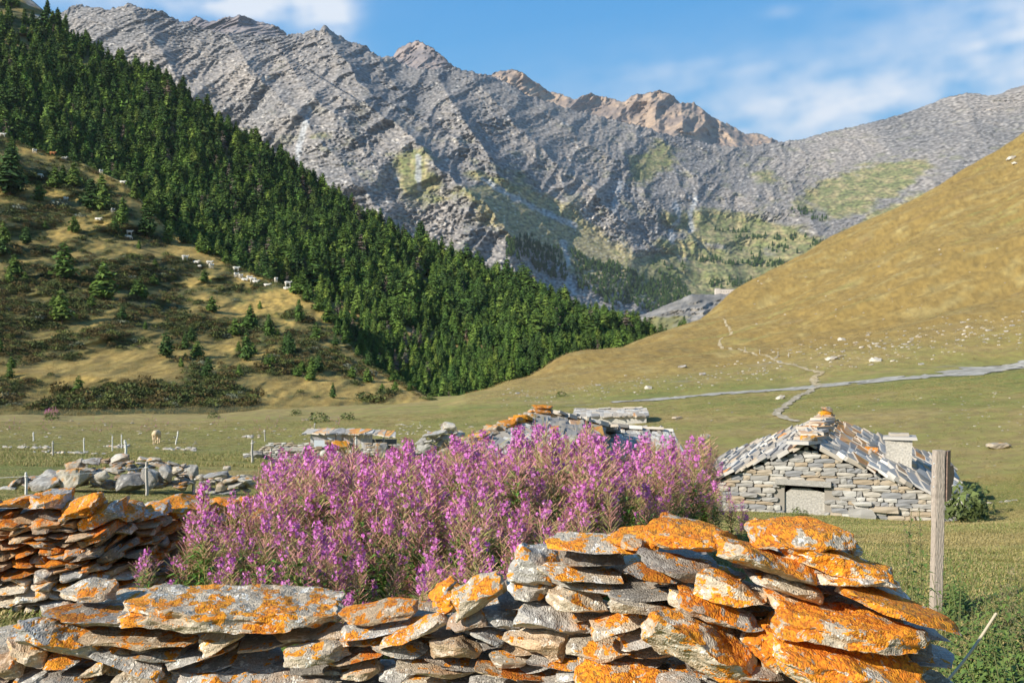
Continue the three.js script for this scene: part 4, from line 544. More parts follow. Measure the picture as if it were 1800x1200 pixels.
// ---------------------------------------------------------------- fireweed: stem, narrow leaves, slanting seed pods, magenta flowers
const mStem = new THREE.MeshStandardMaterial({ vertexColors: true, roughness: 0.8 });
const mLeaf = new THREE.MeshStandardMaterial({ vertexColors: true, roughness: 0.65, side: THREE.DoubleSide });
const mPetal = new THREE.MeshPhysicalMaterial({ vertexColors: true, roughness: 0.75, side: THREE.DoubleSide, transmission: 0.22, thickness: 0 });
function tubeTri(pos, col, a, b, ra, rb, n, c) {
  const d = b.clone().sub(a).normalize(), u = Math.abs(d.y) > 0.9 ? V(1, 0, 0) : V(0, 1, 0), x = u.clone().cross(d).normalize(), y = d.clone().cross(x);
  for (let i = 0; i < n; i++) { const t0 = i / n * 6.283, t1 = (i + 1) / n * 6.283, f = (t, r, o) => [o.x + (x.x * Math.cos(t) + y.x * Math.sin(t)) * r, o.y + (x.y * Math.cos(t) + y.y * Math.sin(t)) * r, o.z + (x.z * Math.cos(t) + y.z * Math.sin(t)) * r]; const A = f(t0, ra, a), B = f(t1, ra, a), C = f(t0, rb, b), E = f(t1, rb, b); pos.push(...A, ...B, ...C); if (rb > 0.0003) pos.push(...B, ...E, ...C); for (let q = 0; q < (rb > 0.0003 ? 6 : 3); q++) col.push(...c); }
}
function fireweedKind(i) {
  const H = 1, bend = rr(-0.08, 0.08), bend2 = rr(-0.08, 0.08), at = (t) => V(bend * t * t, H * t, bend2 * t * t), bare = i % 14 < 3, leafy = i >= 10, flowerTop = rr(0.93, 1), spike = rr(0.07, 0.13), podLow = leafy ? rr(0.55, 0.66) : rr(0.40, 0.52), red = rnd();
  const S = { p: [], c: [] }, Lf = { p: [], c: [] }, Pd = { p: [], c: [] }, Fl = { p: [], c: [] };
  const sc = mix3([0.27, 0.30, 0.07], [0.40, 0.17, 0.11], red), pc0 = mix3([0.53, 0.31, 0.19], [0.63, 0.26, 0.28], red), side = [];
  const shoots = [[at, 1, 0]]; const nb = 2 + Math.floor(rnd() * 4);
  for (let b = 0; b < nb; b++) { const t0 = rr(0.35, 0.62), a = rnd() * 6.28, l = rr(0.22, 0.4), o = at(t0), fn = (t) => V(o.x + Math.cos(a) * l * 0.42 * t * (1 - 0.25 * t), o.y + l * t, o.z + Math.sin(a) * l * 0.42 * t * (1 - 0.25 * t)); shoots.push([fn, l, t0]); }
  for (const [fn, len, start] of shoots) {
    const main = len === 1, seg = main ? 7 : 3;
    for (let k = 0; k < seg; k++) tubeTri(S.p, S.c, fn(k / seg), fn((k + 1) / seg), (main ? 0.0048 : 0.003) * (1 - 0.6 * k / seg), (main ? 0.0048 : 0.003) * (1 - 0.6 * (k + 1) / seg), 4, mul3(sc, rr(0.85, 1.15)));
    const t0 = main ? podLow : 0.25, np = Math.round((main ? 58 : 20) * (bare ? 1.2 : 1));
    for (let k = 0; k < np; k++) { const t = lerp(t0, flowerTop - spike * 0.6, (k + rnd()) / np), o = fn(t), a = k * 2.4 + rr(-0.3, 0.3), up = rr(0.5, 1.25), l = rr(0.055, 0.1) * (1.25 - 0.5 * t), d = V(Math.cos(a), up, Math.sin(a)).normalize(), e = o.clone().addScaledVector(d, l * 1.25); e.y += 0.004; tubeTri(Pd.p, Pd.c, o, e, 0.0012, 0.0019, 3, mul3(mix3(pc0, [0.34, 0.36, 0.10], rnd() < 0.35 ? 0.9 : 0.1), rr(0.8, 1.3))); }
    if (!bare) {
      const nf = Math.round((main ? 42 : 9) * rr(0.7, 1.3));
      for (let k = 0; k < nf; k++) {
        const t = flowerTop - spike * 1.35 * rnd() * (main ? 1 : 1.4), o = fn(clamp(t)), a = rnd() * 6.283, d = V(Math.cos(a), rr(-0.1, 0.6), Math.sin(a)).normalize(), c = o.clone().addScaledVector(d, rr(0.016, 0.038)), u = V(0, 1, 0).cross(d).normalize(), v = d.clone().cross(u), ro = rnd() * 1.5, sz = rr(0.0085, 0.0135), tone = mul3(mix3([0.68, 0.145, 0.57], [0.80, 0.30, 0.69], rnd()), rr(0.8, 1.15));
        for (let q = 0; q < 4; q++) { const an = ro + q * 1.571 + rr(-0.2, 0.2), dir = u.clone().multiplyScalar(Math.cos(an)).addScaledVector(v, Math.sin(an)), sd = u.clone().multiplyScalar(-Math.sin(an)).addScaledVector(v, Math.cos(an)), tip = c.clone().addScaledVector(dir, sz).addScaledVector(d, sz * rr(0, 0.5)), m1 = c.clone().addScaledVector(dir, sz * 0.65).addScaledVector(sd, sz * 0.5).addScaledVector(d, sz * 0.1), m2 = c.clone().addScaledVector(dir, sz * 0.65).addScaledVector(sd, -sz * 0.5).addScaledVector(d, sz * 0.1); Fl.p.push(c.x, c.y, c.z, m1.x, m1.y, m1.z, tip.x, tip.y, tip.z, c.x, c.y, c.z, tip.x, tip.y, tip.z, m2.x, m2.y, m2.z); for (let w = 0; w < 6; w++) Fl.c.push(...mul3(tone, w % 3 === 0 ? 0.8 : 1)); }
      }
      for (let k = 0; k < (main ? 10 : 4); k++) { const o = fn(clamp(flowerTop + rr(-0.03, 0.02))), a = rnd() * 6.283, e = o.clone().add(V(Math.cos(a) * 0.02, rr(-0.012, 0.02), Math.sin(a) * 0.02)); tubeTri(Fl.p, Fl.c, o, e, 0.001, 0.003, 3, [0.42, 0.06, 0.22]); }
    } else for (let k = 0; k < 10; k++) { const o = fn(rr(0.9, 1)), a = rnd() * 6.28; tubeTri(Pd.p, Pd.c, o, o.clone().add(V(Math.cos(a) * 0.025, 0.03, Math.sin(a) * 0.025)), 0.001, 0.0015, 3, [0.40, 0.30, 0.14]); }
    const nl = main ? (leafy ? 84 : 58) : 10, l0 = main ? 0.08 : 0.02, l1 = main ? podLow + 0.16 : 0.5;
    for (let k = 0; k < nl; k++) {
      const t = lerp(l0, l1, (k + rnd()) / nl), o = fn(t), a = k * 2.4 + rr(-0.4, 0.4), l = rr(0.08, 0.14) * (main ? 1 : 0.7), w = l * rr(0.08, 0.125), up = rr(0.15, 0.8), d = V(Math.cos(a), up, Math.sin(a)).normalize(), s = V(-Math.sin(a), 0, Math.cos(a)), m = o.clone().addScaledVector(d, l * 0.5), e = o.clone().addScaledVector(d, l); e.y -= l * rr(0.1, 0.45);
      const L1 = m.clone().addScaledVector(s, w), R1 = m.clone().addScaledVector(s, -w), c = mul3(mix3([0.10, 0.22, 0.03], rnd() < 0.12 ? [0.34, 0.22, 0.05] : [0.17, 0.31, 0.05], rnd()), rr(0.8, 1.15)); L1.y += w * 0.4; R1.y += w * 0.4;
      Lf.p.push(...[o, L1, m, o, m, R1, L1, e, m, m, e, R1].flatMap((q) => [q.x, q.y, q.z])); for (let q = 0; q < 12; q++) Lf.c.push(...c);
    }
  }
  return { stem: geoFrom(S.p, null, S.c), leaves: geoFrom(Lf.p, null, Lf.c), pods: geoFrom(Pd.p, null, Pd.c), flowers: geoFrom(Fl.p.length ? Fl.p : [0, 0, 0, 0, 0.001, 0, 0.001, 0, 0], null, Fl.c.length ? Fl.c : [1, 0, 1, 1, 0, 1, 1, 0, 1]), bare };
}
const weedKinds = []; for (let i = 0; i < 14; i++) weedKinds.push(fireweedKind(i));
function fireweed(p, h, k, label, group, name = 'fireweed_plant') {
  const o = thing(name, label, 'fireweed', p, group);
  mesh('stem', k.stem, mStem, o); mesh('leaves', k.leaves, mLeaf, o).userData.kind = 'stuff'; mesh('seed_pods', k.pods, mStem, o).userData.kind = 'stuff'; if (!k.bare) mesh('flowers', k.flowers, mPetal, o).userData.kind = 'stuff';
  o.scale.set(h * 1.0, h, h * 1.0); o.rotation.set(rr(-0.08, 0.08), rnd() * 6.283, rr(-0.08, 0.08)); return o;
}
{
  const plants = [];
  const add = (px, d, h) => { const x = (px - CX) / F * d, z = -d, y = groundY(x, z) - 0.02; plants.push({ p: V(x, y, z), h, k: d < 5.6 && rnd() < 0.75 ? 10 + Math.floor(rnd() * 4) : Math.floor(rnd() * 14), px, d, vis: h / d }); };
  for (let i = 0; i < 60000 && plants.length < 840; i++) {
    const d = Math.sqrt(rr(4.5 * 4.5, 12.2 * 12.2)), l = line([[4.5, 250], [5.5, 255], [6.2, 330], [7.3, 440], [8, 455], [12, 520]])(d), r = line([[4.5, 905], [5, 960], [7, 1100], [9, 1205], [12.2, 1215]])(d), px = rr(l - 10, r + 10), edge = Math.min(px - l, r - px);
    if (edge < 30 && rnd() > 0.5) continue; if (px < 450 && d < 7 && rnd() > 0.4 + 0.4 * ss(300, 450, px)) continue;
    if (fbm(px * 0.01, d * 0.9, 5, 3) < -0.45) continue;
    const top = line([[240, 965], [330, 905], [440, 835], [520, 800], [600, 775], [700, 800], [760, 770], [830, 765], [900, 770], [960, 745], [1060, 760], [1180, 785], [1230, 800]])(px), y0 = groundY((px - CX) / F * d, -d);
    const hmax = EYE - (top - HY) / F * d - y0 + rr(-0.10, 0.14), hn = line([[4.5, 0.72], [5.5, 0.95], [7, 1.25], [9, 1.6]])(d);
    const h = Math.min(hmax, hn * rr(0.6, 1.15)) * rr(0.70, 1.04); if (h < 0.3) continue; add(px, d, h);
  }
  for (const [px, d, h] of [[345, 5.4, 0.98], [365, 5.3, 0.8], [262, 5.2, 0.62], [250, 5.4, 0.56], [290, 5.0, 0.5], [1305, 11.5, 0.75], [1290, 11.8, 0.9], [1270, 12, 1.0], [1320, 11, 0.6], [1255, 11.5, 1.0], [1300, 10.8, 0.55]]) add(px, d, h);
  for (let i = 0; i < 90; i++) add(rr(1172, 1252), rr(14, 16.5), rr(1.25, 1.75) * (0.75 + 0.25 * Math.sin(i)));
  plants.sort((a, b) => b.vis - a.vis);
  const front = plants.filter((q) => q.px > 225).slice(0, 300), rest = plants.filter((q) => !front.includes(q));
  const zone = (q) => { const k = weedKinds[q.k], look = (q.h > 1.15 ? 'tall ' : q.h > 0.8 ? 'middling ' : 'short ') + (k.bare ? 'faded fireweed stem with only seed pods' : q.k >= 10 ? 'leafy fireweed stem' : 'magenta fireweed stem'), z = q.px > 1240 ? 'beside the right stone hut' : q.d < 5.6 ? (q.px < 420 ? 'by the left wall' : q.px < 700 ? 'just behind the large orange slab' : 'behind the low middle of the front wall') : q.d < 7.2 ? (q.px < 560 ? 'at the left of the bed' : q.px < 800 ? 'in the middle of the bed' : 'behind the right stone pile') : q.px < 650 ? 'in front of the ruined shed' : q.px < 900 ? 'in front of the middle hut' : 'at the back right of the bed'; return [look + ' ' + z, look + ' ' + z]; };
  for (const q of front) { const [l, g] = zone(q); fireweed(q.p, q.h, weedKinds[q.k], l, g); }
  const g = stuffGroup('fireweed_thicket', 'dense thicket of magenta fireweed filling the enclosure behind the wall', 'fireweed');
  for (let k = 0; k < 14; k++) { const L = rest.filter((q) => q.k === k).map((q) => [q.p, q.h, rnd() * 6.28, rr(-0.08, 0.08), rr(-0.08, 0.08)]); for (const [n, geo, mat] of [['stems', weedKinds[k].stem, mStem], ['leaves', weedKinds[k].leaves, mLeaf], ['seed_pods', weedKinds[k].pods, mStem], ['flowers', weedKinds[k].flowers, mPetal]]) if (n !== 'flowers' || !weedKinds[k].bare) instanced(g, n, geo, mat, L); }
  console.log('fireweed', plants.length, weedKinds[0].pods.attributes.position.count / 3, weedKinds[0].flowers.attributes.position.count / 3);
}
// ---------------------------------------------------------------- huts of stone with slate roofs
const slateVariants = [], blockVariants = [];
function pieceGeo(n, thick, tone, orange) {                  // irregular flat piece of unit size
  const pts = []; const base = [[-0.5, -0.5], [0.5, -0.5], [0.5, 0.5], [-0.5, 0.5]]; for (let i = 0; i < 4; i++) { pts.push([base[i][0] + rr(-0.12, 0.12), base[i][1] + rr(-0.22, 0.22)]); if (rnd() < 0.4) { const b = base[(i + 1) % 4]; pts.push([(base[i][0] + b[0]) / 2 + rr(-0.08, 0.08), (base[i][1] + b[1]) / 2 + rr(-0.12, 0.12)]); } }
  const pos = [], col = [], k = pts.length, c0 = mul3(tone, rr(0.85, 1.2)), C = (c) => { const v = rr(0.85, 1.15); col.push(c[0] * v, c[1] * v, c[2] * v); };
  const T = (a, b, c, q) => { pos.push(...a, ...b, ...c); C(q); C(q); C(q); };
  for (let i = 0; i < k; i++) { const a = pts[i], b = pts[(i + 1) % k], tw = rr(-0.12, 0.12) * thick; T([0, thick / 2 + tw, 0], [b[0] * 0.96, thick / 2, b[1] * 0.96], [a[0] * 0.96, thick / 2, a[1] * 0.96], mix3(c0, SUNNY[i % 2], orange && rnd() < orange ? rr(0.35, 0.85) : 0)); T([a[0], -thick / 2, a[1]], [a[0] * 0.96, thick / 2, a[1] * 0.96], [b[0] * 0.96, thick / 2, b[1] * 0.96], c0); T([a[0], -thick / 2, a[1]], [b[0] * 0.96, thick / 2, b[1] * 0.96], [b[0], -thick / 2, b[1]], c0); T([0, -thick / 2, 0], [a[0], -thick / 2, a[1]], [b[0], -thick / 2, b[1]], c0); }
  return geoFrom(pos, null, col);
}
const SLATE = [[0.42, 0.395, 0.36], [0.50, 0.47, 0.43], [0.31, 0.295, 0.28], [0.44, 0.385, 0.315], [0.57, 0.54, 0.49], [0.36, 0.315, 0.26]];
for (let i = 0; i < 12; i++) slateVariants.push(pieceGeo(6, 0.09, SLATE[i % 6], i % 4 === 0 ? 0.18 : 0));
const orangeSlates = []; for (let i = 0; i < 4; i++) orangeSlates.push(pieceGeo(6, 0.09, SLATE[3], 0.9));
// a small building stone: a box with pushed corners and a bulging face
function blockGeo(tone) {
  let g = new THREE.BoxGeometry(1, 1, 1, 2, 2, 1); g.deleteAttribute('uv'); g.deleteAttribute('normal'); g = mergeVertices(g); const p = g.attributes.position;
  for (let i = 0; i < p.count; i++) { const x = p.getX(i), y = p.getY(i), e = Math.abs(x) > 0.4 && Math.abs(y) > 0.4 ? rr(0.70, 1.0) : rr(0.86, 1.04); p.setXYZ(i, x * e + rr(-0.05, 0.05), y * e + rr(-0.05, 0.05), p.getZ(i) * (Math.abs(x) < 0.4 && Math.abs(y) < 0.4 ? 1.25 : rr(0.8, 1.05))); }
  g = g.toNonIndexed(); g.computeVertexNormals(); return paint(g, tone, 0.2);
}
const BLOCK = [[0.40, 0.375, 0.335], [0.31, 0.295, 0.275], [0.46, 0.42, 0.36], [0.37, 0.295, 0.21], [0.26, 0.26, 0.265], [0.50, 0.48, 0.44], [0.35, 0.335, 0.31], [0.42, 0.35, 0.265]];
for (let i = 0; i < 16; i++) blockVariants.push(blockGeo(BLOCK[i % 8]));
const pitted = dataTex(256, (u, v) => clamp(0.82 + 0.35 * tile(u, v, 14, 3, 2) + 0.22 * tile(u, v, 60, 2, 8)));
const mPiece = new THREE.MeshStandardMaterial({ vertexColors: true, roughness: 0.93 });
const mPlaster = new THREE.MeshStandardMaterial({ color: rgb(0.60, 0.56, 0.49), roughness: 0.95, map: pitted, bumpMap: pitted, bumpScale: 0.03 });
const mMortar = new THREE.MeshStandardMaterial({ color: rgb(0.30, 0.27, 0.23), roughness: 1 });
const mOldWood = new THREE.MeshStandardMaterial({ color: rgb(0.26, 0.20, 0.14), roughness: 1 });
const mSlab = new THREE.MeshStandardMaterial({ color: rgb(0.52, 0.49, 0.44), roughness: 0.95, map: pitted, bumpMap: pitted, bumpScale: 0.02 });
const quat = (x, y, z) => new THREE.Quaternion().setFromRotationMatrix(new THREE.Matrix4().makeBasis(x, y, z));
// slates laid in courses over the patch eave-left, eave-right, ridge-right, ridge-left; more than the limit go into one joined part
function slateRoof(parent, el, er, rr_, rl, rows, per, orangeAt, limit = 290, dark = 0) {
  const bil = (u, v) => el.clone().lerp(er, u).lerp(rl.clone().lerp(rr_, u), v), roof = new THREE.Group(); roof.name = 'roof'; parent.add(roof);
  const deck = []; const nU = 6, nV = 6, idx = []; for (let j = 0; j <= nV; j++) for (let i = 0; i <= nU; i++) { const q = bil(i / nU, j / nV); deck.push(q.x, q.y - 0.02, q.z); } for (let j = 0; j < nV; j++) for (let i = 0; i < nU; i++) { const a = j * (nU + 1) + i; idx.push(a, a + 1, a + nU + 1, a + 1, a + nU + 2, a + nU + 1); }
  const dm = mesh('roof_deck', geoFrom(deck, idx), mOldWood.clone(), roof); dm.material.side = THREE.DoubleSide;
  let count = 0; const rest = [];
  for (let r = 0; r < rows; r++) {
    let u = -0.012; while (u < 1.0) {
      const w = Math.min(rr(0.4, 1.7) / per, 1.012 - u); if (w < 0.2 / per) break; const uc = u + w / 2, v = (r + 0.5 + rr(-0.12, 0.12)) / rows; u += w * 0.97; if (uc > 1.03) break;
      const c = bil(uc, v), ex = bil(Math.min(1, uc + 0.05), v).sub(bil(Math.max(0, uc - 0.05), v)).normalize(), ey0 = bil(uc, Math.min(1, v + 0.05)).sub(bil(uc, Math.max(0, v - 0.05))).normalize(), n = ex.clone().cross(ey0).normalize(), ey = n.clone().cross(ex).normalize();
      const wm = w * el.distanceTo(er) * 1.04, hm = el.distanceTo(rl) / rows * rr(1.2, 2.1), tilt = -0.15 + rr(-0.08, 0.04);
      const q = quat(ex, n, ey.clone().multiplyScalar(-1)); q.multiply(new THREE.Quaternion().setFromEuler(new THREE.Euler(-tilt, rr(-0.09, 0.09), rr(-0.06, 0.06))));
      const or = orangeAt ? orangeAt(uc, v) : 0, geo = rnd() < or ? pick(orangeSlates)   : rnd() < dark ? slateVariants[pick([2, 5, 8, 11])] : pick(slateVariants), pos = c.addScaledVector(n, 0.045 + rr(-0.01, 0.02)), s = V(wm, rr(0.7, 1.9), hm);
      if (count < limit) { const m = mesh('slate', geo, mPiece, roof); m.position.copy(pos); m.quaternion.copy(q); m.scale.copy(s); count++; } else rest.push(geo.clone().applyMatrix4(new THREE.Matrix4().compose(pos, q, s)));
    }
  }
  if (rest.length) mesh('slates', mergeGeometries(rest), mPiece, roof).userData.kind = 'stuff';
  return roof;
}
// stones in courses on the polygon |x| between left(y) and right(y), height 0..top, in a frame; hole(x, y) leaves openings
function coursed(parent, frame, ylo, yhi, left, right, hole, hStone = [0.09, 0.19], wStone = [0.22, 0.75], depth = 0.16, limit = 280) {
  let y = ylo, n = 0; const M = new THREE.Matrix4();
  while (y < yhi) {
    const h = rr(...hStone); let x = left(y + h / 2) + rr(-0.05, 0.02); const xr = right(y + h / 2);
    while (x < xr - 0.05) {
      const w = Math.min(rr(...wStone), xr - x), cx = x + w / 2, cy = y + h / 2; x += w; if (w < 0.08 || hole(cx, cy, w / 2) || n >= limit) continue;
      const m = mesh('stone', pick(blockVariants), mPiece, parent); m.scale.set(w * rr(0.97, 1.04), h * rr(0.94, 1.06), depth * rr(0.8, 1.2)); m.position.set(cx, cy, rr(-0.02, 0.025)); m.rotation.set(0, rr(-0.05, 0.05), rr(-0.05, 0.05)); m.updateMatrix(); M.multiplyMatrices(frame, m.matrix); M.decompose(m.position, m.quaternion, m.scale); n++;
    }
    y += h * 0.98;
  }
}
function prism(pts, depth) { const s = new THREE.Shape(); pts.forEach(([x, y], i) => i ? s.lineTo(x, y) : s.moveTo(x, y)); return s; }
function extrude(pts, depth, holes = []) { const s = prism(pts); for (const h of holes) s.holes.push(new THREE.Path(h.map(([x, y]) => new THREE.Vector2(x, y)))); return new THREE.ExtrudeGeometry(s, { depth, bevelEnabled: false }); }
{ // right hut: gable to the viewer
  const hut = thing('stone_hut', 'right stone hut with lichen spotted slate roof, chimney and low door in the gable', 'hut', P(1418, 897, 36));
  hut.position.y = groundY(hut.position.x, hut.position.z) - 0.12; hut.rotation.y = -0.36;
  const apex = P(1418, 786, 36).y - hut.position.y, wl = -4.35, wr = 5.0, eL = P(1235, 862, 37.4).y - hut.position.y, eR = P(1672, 884, 34.4).y - hut.position.y, LEN = 11.5, rise = 0.45;
  const edge = (x) => x < 0 ? lerp(apex, eL, x / wl) : lerp(apex, eR, x / wr), dl = -0.78, dr = 0.62, dt = 1.16, gy = -0.5;
  const gable = extrude([[wl, gy], [wr, gy], [wr, eR - 0.1], [0, apex - 0.1], [wl, eL - 0.1]], 0.5, [[[dl, 0.05], [dr, 0.05], [dr, dt], [dl, dt]]]); gable.translate(0, 0, -0.62);
  const gw = mesh('gable', gable, mMortar, hut);
  coursed(gw, new THREE.Matrix4().makeTranslation(0, 0, -0.1), gy + 0.35, apex - 0.06, (y) => { const t = (apex - y) / (apex - eL); return t > 1 ? wl : wl * clamp(t) + 0.1; }, (y) => { const t = (apex - y) / (apex - eR); return t > 1 ? wr : wr * clamp(t) - 0.1; }, (x, y, w) => x + w * 0.8 > dl && x - w * 0.8 < dr && y < dt + 0.16 && y > 0, [0.07, 0.21], [0.18, 0.72]);
  for (const [x0, x1, e] of [[wl, wl + 0.5, eL], [wr - 0.5, wr, eR]]) { const g = new THREE.BoxGeometry(0.5, e - gy - 0.12, LEN - 0.7); g.translate((x0 + x1) / 2, (e + gy - 0.12) / 2, -0.62 - (LEN - 0.7) / 2); mesh('side_wall', g, mMortar, hut); }
  const bg = extrude([[wl + 0.05, gy], [wr - 0.05, gy], [wr - 0.05, eR + rise - 0.15], [0, apex + rise - 0.12], [wl + 0.05, eL + rise - 0.15]], 0.5); bg.translate(0, 0, -LEN); mesh('back_wall', bg, mMortar, hut);
  const ov = -0.02, A0 = V(0, apex + 0.08, ov), A1 = V(0.0, apex + rise + 0.08, -LEN - 0.1), L0 = V(wl - 0.35, eL - 0.12, ov), L1 = V(wl - 0.35, eL + rise - 0.05, -LEN - 0.1), R0 = V(wr + 0.35, eR - 0.10, ov), R1 = V(wr + 0.35, eR + rise - 0.05, -LEN - 0.1);
  slateRoof(hut, L1, L0, A0, A1, 15, 10, (u, v) => v > 0.86 ? 0.5 : u > 0.92 ? 0.25 : 0.05);
  slateRoof(hut, R0, R1, A1, A0, 15, 10, (u, v) => v > 0.55 ? (v > 0.75 ? 0.9 : 0.5) * ss(0.15, 0.5, u) + 0.05 : 0.08);
  // ridge stones, boulders weighing the slates down
  for (let i = 0; i < 12; i++) { const m = mesh('ridge_stone', i % 4 ? pick(orangeSlates) : pick(slateVariants), mPiece, hut), t = i / 11; m.position.set(rr(-0.08, 0.08), apex + 0.2 + rise * t + rr(-0.02, 0.05), lerp(ov, -LEN, t)); m.scale.set(rr(0.6, 0.95), 1.3, rr(0.8, 1.2)); m.rotation.y = rr(-0.4, 0.4); }
  const rocks = [[0.1, apex + 0.3, 0.0, 0.62, 0.26, 0.7], [0.05, apex + rise + 0.32, -LEN + 0.2, 0.7, 0.24, 1.4], [0.1, apex + rise + 0.52, -LEN + 0.3, 0.5, 0.22, 0.35], [2.15, eR + 1.42, -4.3, 0.7, 0.35, 1.2]]; rocks[3][1] = lerp(apex, eR, 2.15 / wr) + 0.45 * 4.3 / LEN + 0.18;
  for (const [x, y, z, w, h, li] of rocks) { const m = mesh('weight_stone', stoneGeo(w, h, w * 0.7, 0.07, { lichen: li > 1 ? 0.8 : li, tone: 'tan', far: 3 }), mStone, hut); m.position.set(x, y, z); m.rotation.y = rnd(); }
  // door: lintel, dark opening, leaning slab, threshold
  const lintel = mesh('lintel', new THREE.BoxGeometry(1.95, 0.2, 0.34, 4, 1, 1), mSlab, hut); lintel.position.set(-0.12, dt + 0.11, -0.06); lintel.rotation.z = -0.02;
  const door = mesh('door', extrude([[-0.75, 0], [0.68, 0], [0.68, 0.85], [0.1, 0.98], [-0.5, 0.98], [-0.84, 0.72]], 0.1), mSlab, hut); door.position.set(-0.02, 0.06, -0.30);
  const th = mesh('threshold', new THREE.BoxGeometry(2.3, 0.12, 0.5, 5, 1, 2), mSlab, hut); th.position.set(-0.2, 0.06, 0.15);
  for (const [x, y, w, h] of [[1.9, 0.22, 0.95, 0.42], [2.7, 0.45, 0.9, 0.22], [-2.0, 0.75, 0.6, 0.16], [1.9, 0.62, 0.7, 0.14], [4.55, 0.0, 0.5, 0.5]]) { const m = mesh('wall_slab', pick(blockVariants), mPiece, hut); m.position.set(x, y, 0.02); m.scale.set(w, h, 0.26); }
  // chimney
  const ch = mesh('chimney', new THREE.BoxGeometry(0.95, 1.3, 0.95, 3, 3, 3), mPlaster, hut); { const p = ch.geometry.attributes.position; for (let i = 0; i < p.count; i++) p.setXYZ(i, p.getX(i) + n3(p.getX(i) * 3, p.getY(i) * 3, p.getZ(i) * 3) * 0.07, p.getY(i), p.getZ(i) + n3(p.getZ(i) * 3, p.getX(i) * 3, 5) * 0.07); ch.geometry.computeVertexNormals(); }
  ch.position.set(3.15, lerp(apex, eR, 3.15 / wr) + 0.6, -4.2);
  const cap = mesh('chimney_cap', slateVariants[1], mPiece, ch); cap.scale.set(1.35, 1.3, 1.3); cap.position.y = 0.7; const cap2 = mesh('chimney_cap', slateVariants[3], mPiece, ch); cap2.scale.set(0.7, 1.2, 0.6); cap2.position.set(0.05, 0.82, 0);
}
function patchHut(name, label, el, er, rR, rl, gy, rows, per, orangeAt, wallMat, dark = 0) {     // hut whose near roof slope is measured; the far slope mirrors it
  const hut = thing(name, label, 'hut', el.clone().setY(gy)), o = hut.position, loc = (v) => v.clone().sub(o);
  const E1 = loc(el), E2 = loc(er), R2 = loc(rR), R1 = loc(rl), off = R1.clone().add(R2).sub(E1).sub(E2).multiplyScalar(0.5), far1 = V(R1.x + off.x * 0.5, R1.y - off.y * 0.6, R1.z + off.z), far2 = V(R2.x + off.x * 0.5, R2.y - off.y * 0.6, R2.z + off.z);
  slateRoof(hut, E1, E2, R2, R1, rows, per, orangeAt, 290, dark);
  slateRoof(hut, far2, far1, R1, R2, Math.ceil(rows / 2), Math.ceil(per / 2), () => 0.05);
  const ins = 0.25, q = (v, k) => V(v.x, 0, v.z), wall = (n, pts) => { const pos = [], idx = []; pts.forEach((v) => pos.push(v.x, v.y, v.z)); for (let i = 1; i < pts.length - 1; i++) idx.push(0, i, i + 1); const g = geoFrom(pos, idx); g.setAttribute('uv', new THREE.Float32BufferAttribute(pts.flatMap((v) => [(v.x + v.z) / 2, v.y / 2]), 2)); const m = mesh(n, g, wallMat, hut); return m; };
  const low = (v) => V(v.x, -0.4, v.z), dn = (v) => V(v.x, v.y - 0.12, v.z), mid = R1.clone().add(R2).add(E1).add(E2).multiplyScalar(0.25), s = (v) => v.clone().lerp(V(mid.x * 1, v.y, mid.z), 0.05);
  const a = s(dn(E1)), b = s(dn(E2)), c = s(dn(far2)), d = s(dn(far1)), r1 = s(dn(R1)), r2 = s(dn(R2));
  wall('front_wall', [low(a), low(b), b, a]); wall('gable', [low(d), low(a), a, r1, d]); wall('gable', [low(b), low(c), c, r2, b]); wall('back_wall', [low(c), low(d), d, c]);
  return hut;
}
const mPlasterD = mPlaster.clone(); mPlasterD.side = THREE.DoubleSide;
{
  const rl = P(955, 727, 36.5), rR = P(1062, 752, 37.5), el = P(796, 790, 31.5), er = P(1010, 850, 29.5);
  const hut = patchHut('stone_hut', 'middle stone hut with wavy slate roof rising behind the fireweed, orange stones on its verge', el, er, rR, rl, groundY(el.x, el.z) - 0.1, 16, 15, (u, v) => (u < 0.12 ? 0.55 : 0.03) + (v > 0.9 ? 0.4 : 0), mPlasterD, 0.6);
  const put = (t, w, h, li, up) => { const p = el.clone().lerp(rl, t).sub(hut.position), m = mesh('verge_stone', stoneGeo(w, h, w * 0.7, 0.08, { lichen: li, tone: 'tan', far: 3 }), mStone, hut); m.position.copy(p); m.position.y += up; m.rotation.y = rnd() * 3; };
  for (const [t, w, h, li] of [[0.05, 0.9, 0.2, 0.2], [0.13, 0.9, 0.25, 0.5], [0.24, 0.9, 0.24, 0.75], [0.34, 0.75, 0.2, 0.3], [0.42, 0.8, 0.3, 0.8], [0.5, 0.6, 0.2, 0.3], [0.57, 0.9, 0.3, 0.85], [0.68, 0.9, 0.28, 0.95], [0.75, 0.95, 0.25, 1.0], [0.85, 0.7, 0.2, 0.4], [0.95, 0.9, 0.22, 0.8], [1.0, 0.8, 0.2, 1.0], [1.0, 0.6, 0.16, 1.0]]) put(t, w, h, li, 0.12 + (t === 1 ? 0.1 : 0));
}
{ const el = P(1050, 803, 38), er = P(1208, 810, 38), rR = P(1182, 764, 44), rl = P(1030, 755, 44); patchHut('stone_hut', 'low pale slate roofed hut joined on the right behind the fireweed', el, er, rR, rl, groundY(el.x, el.z) - 0.1, 10, 14, (u, v) => v > 0.88 ? 0.25 : 0.02, mPlasterD); }
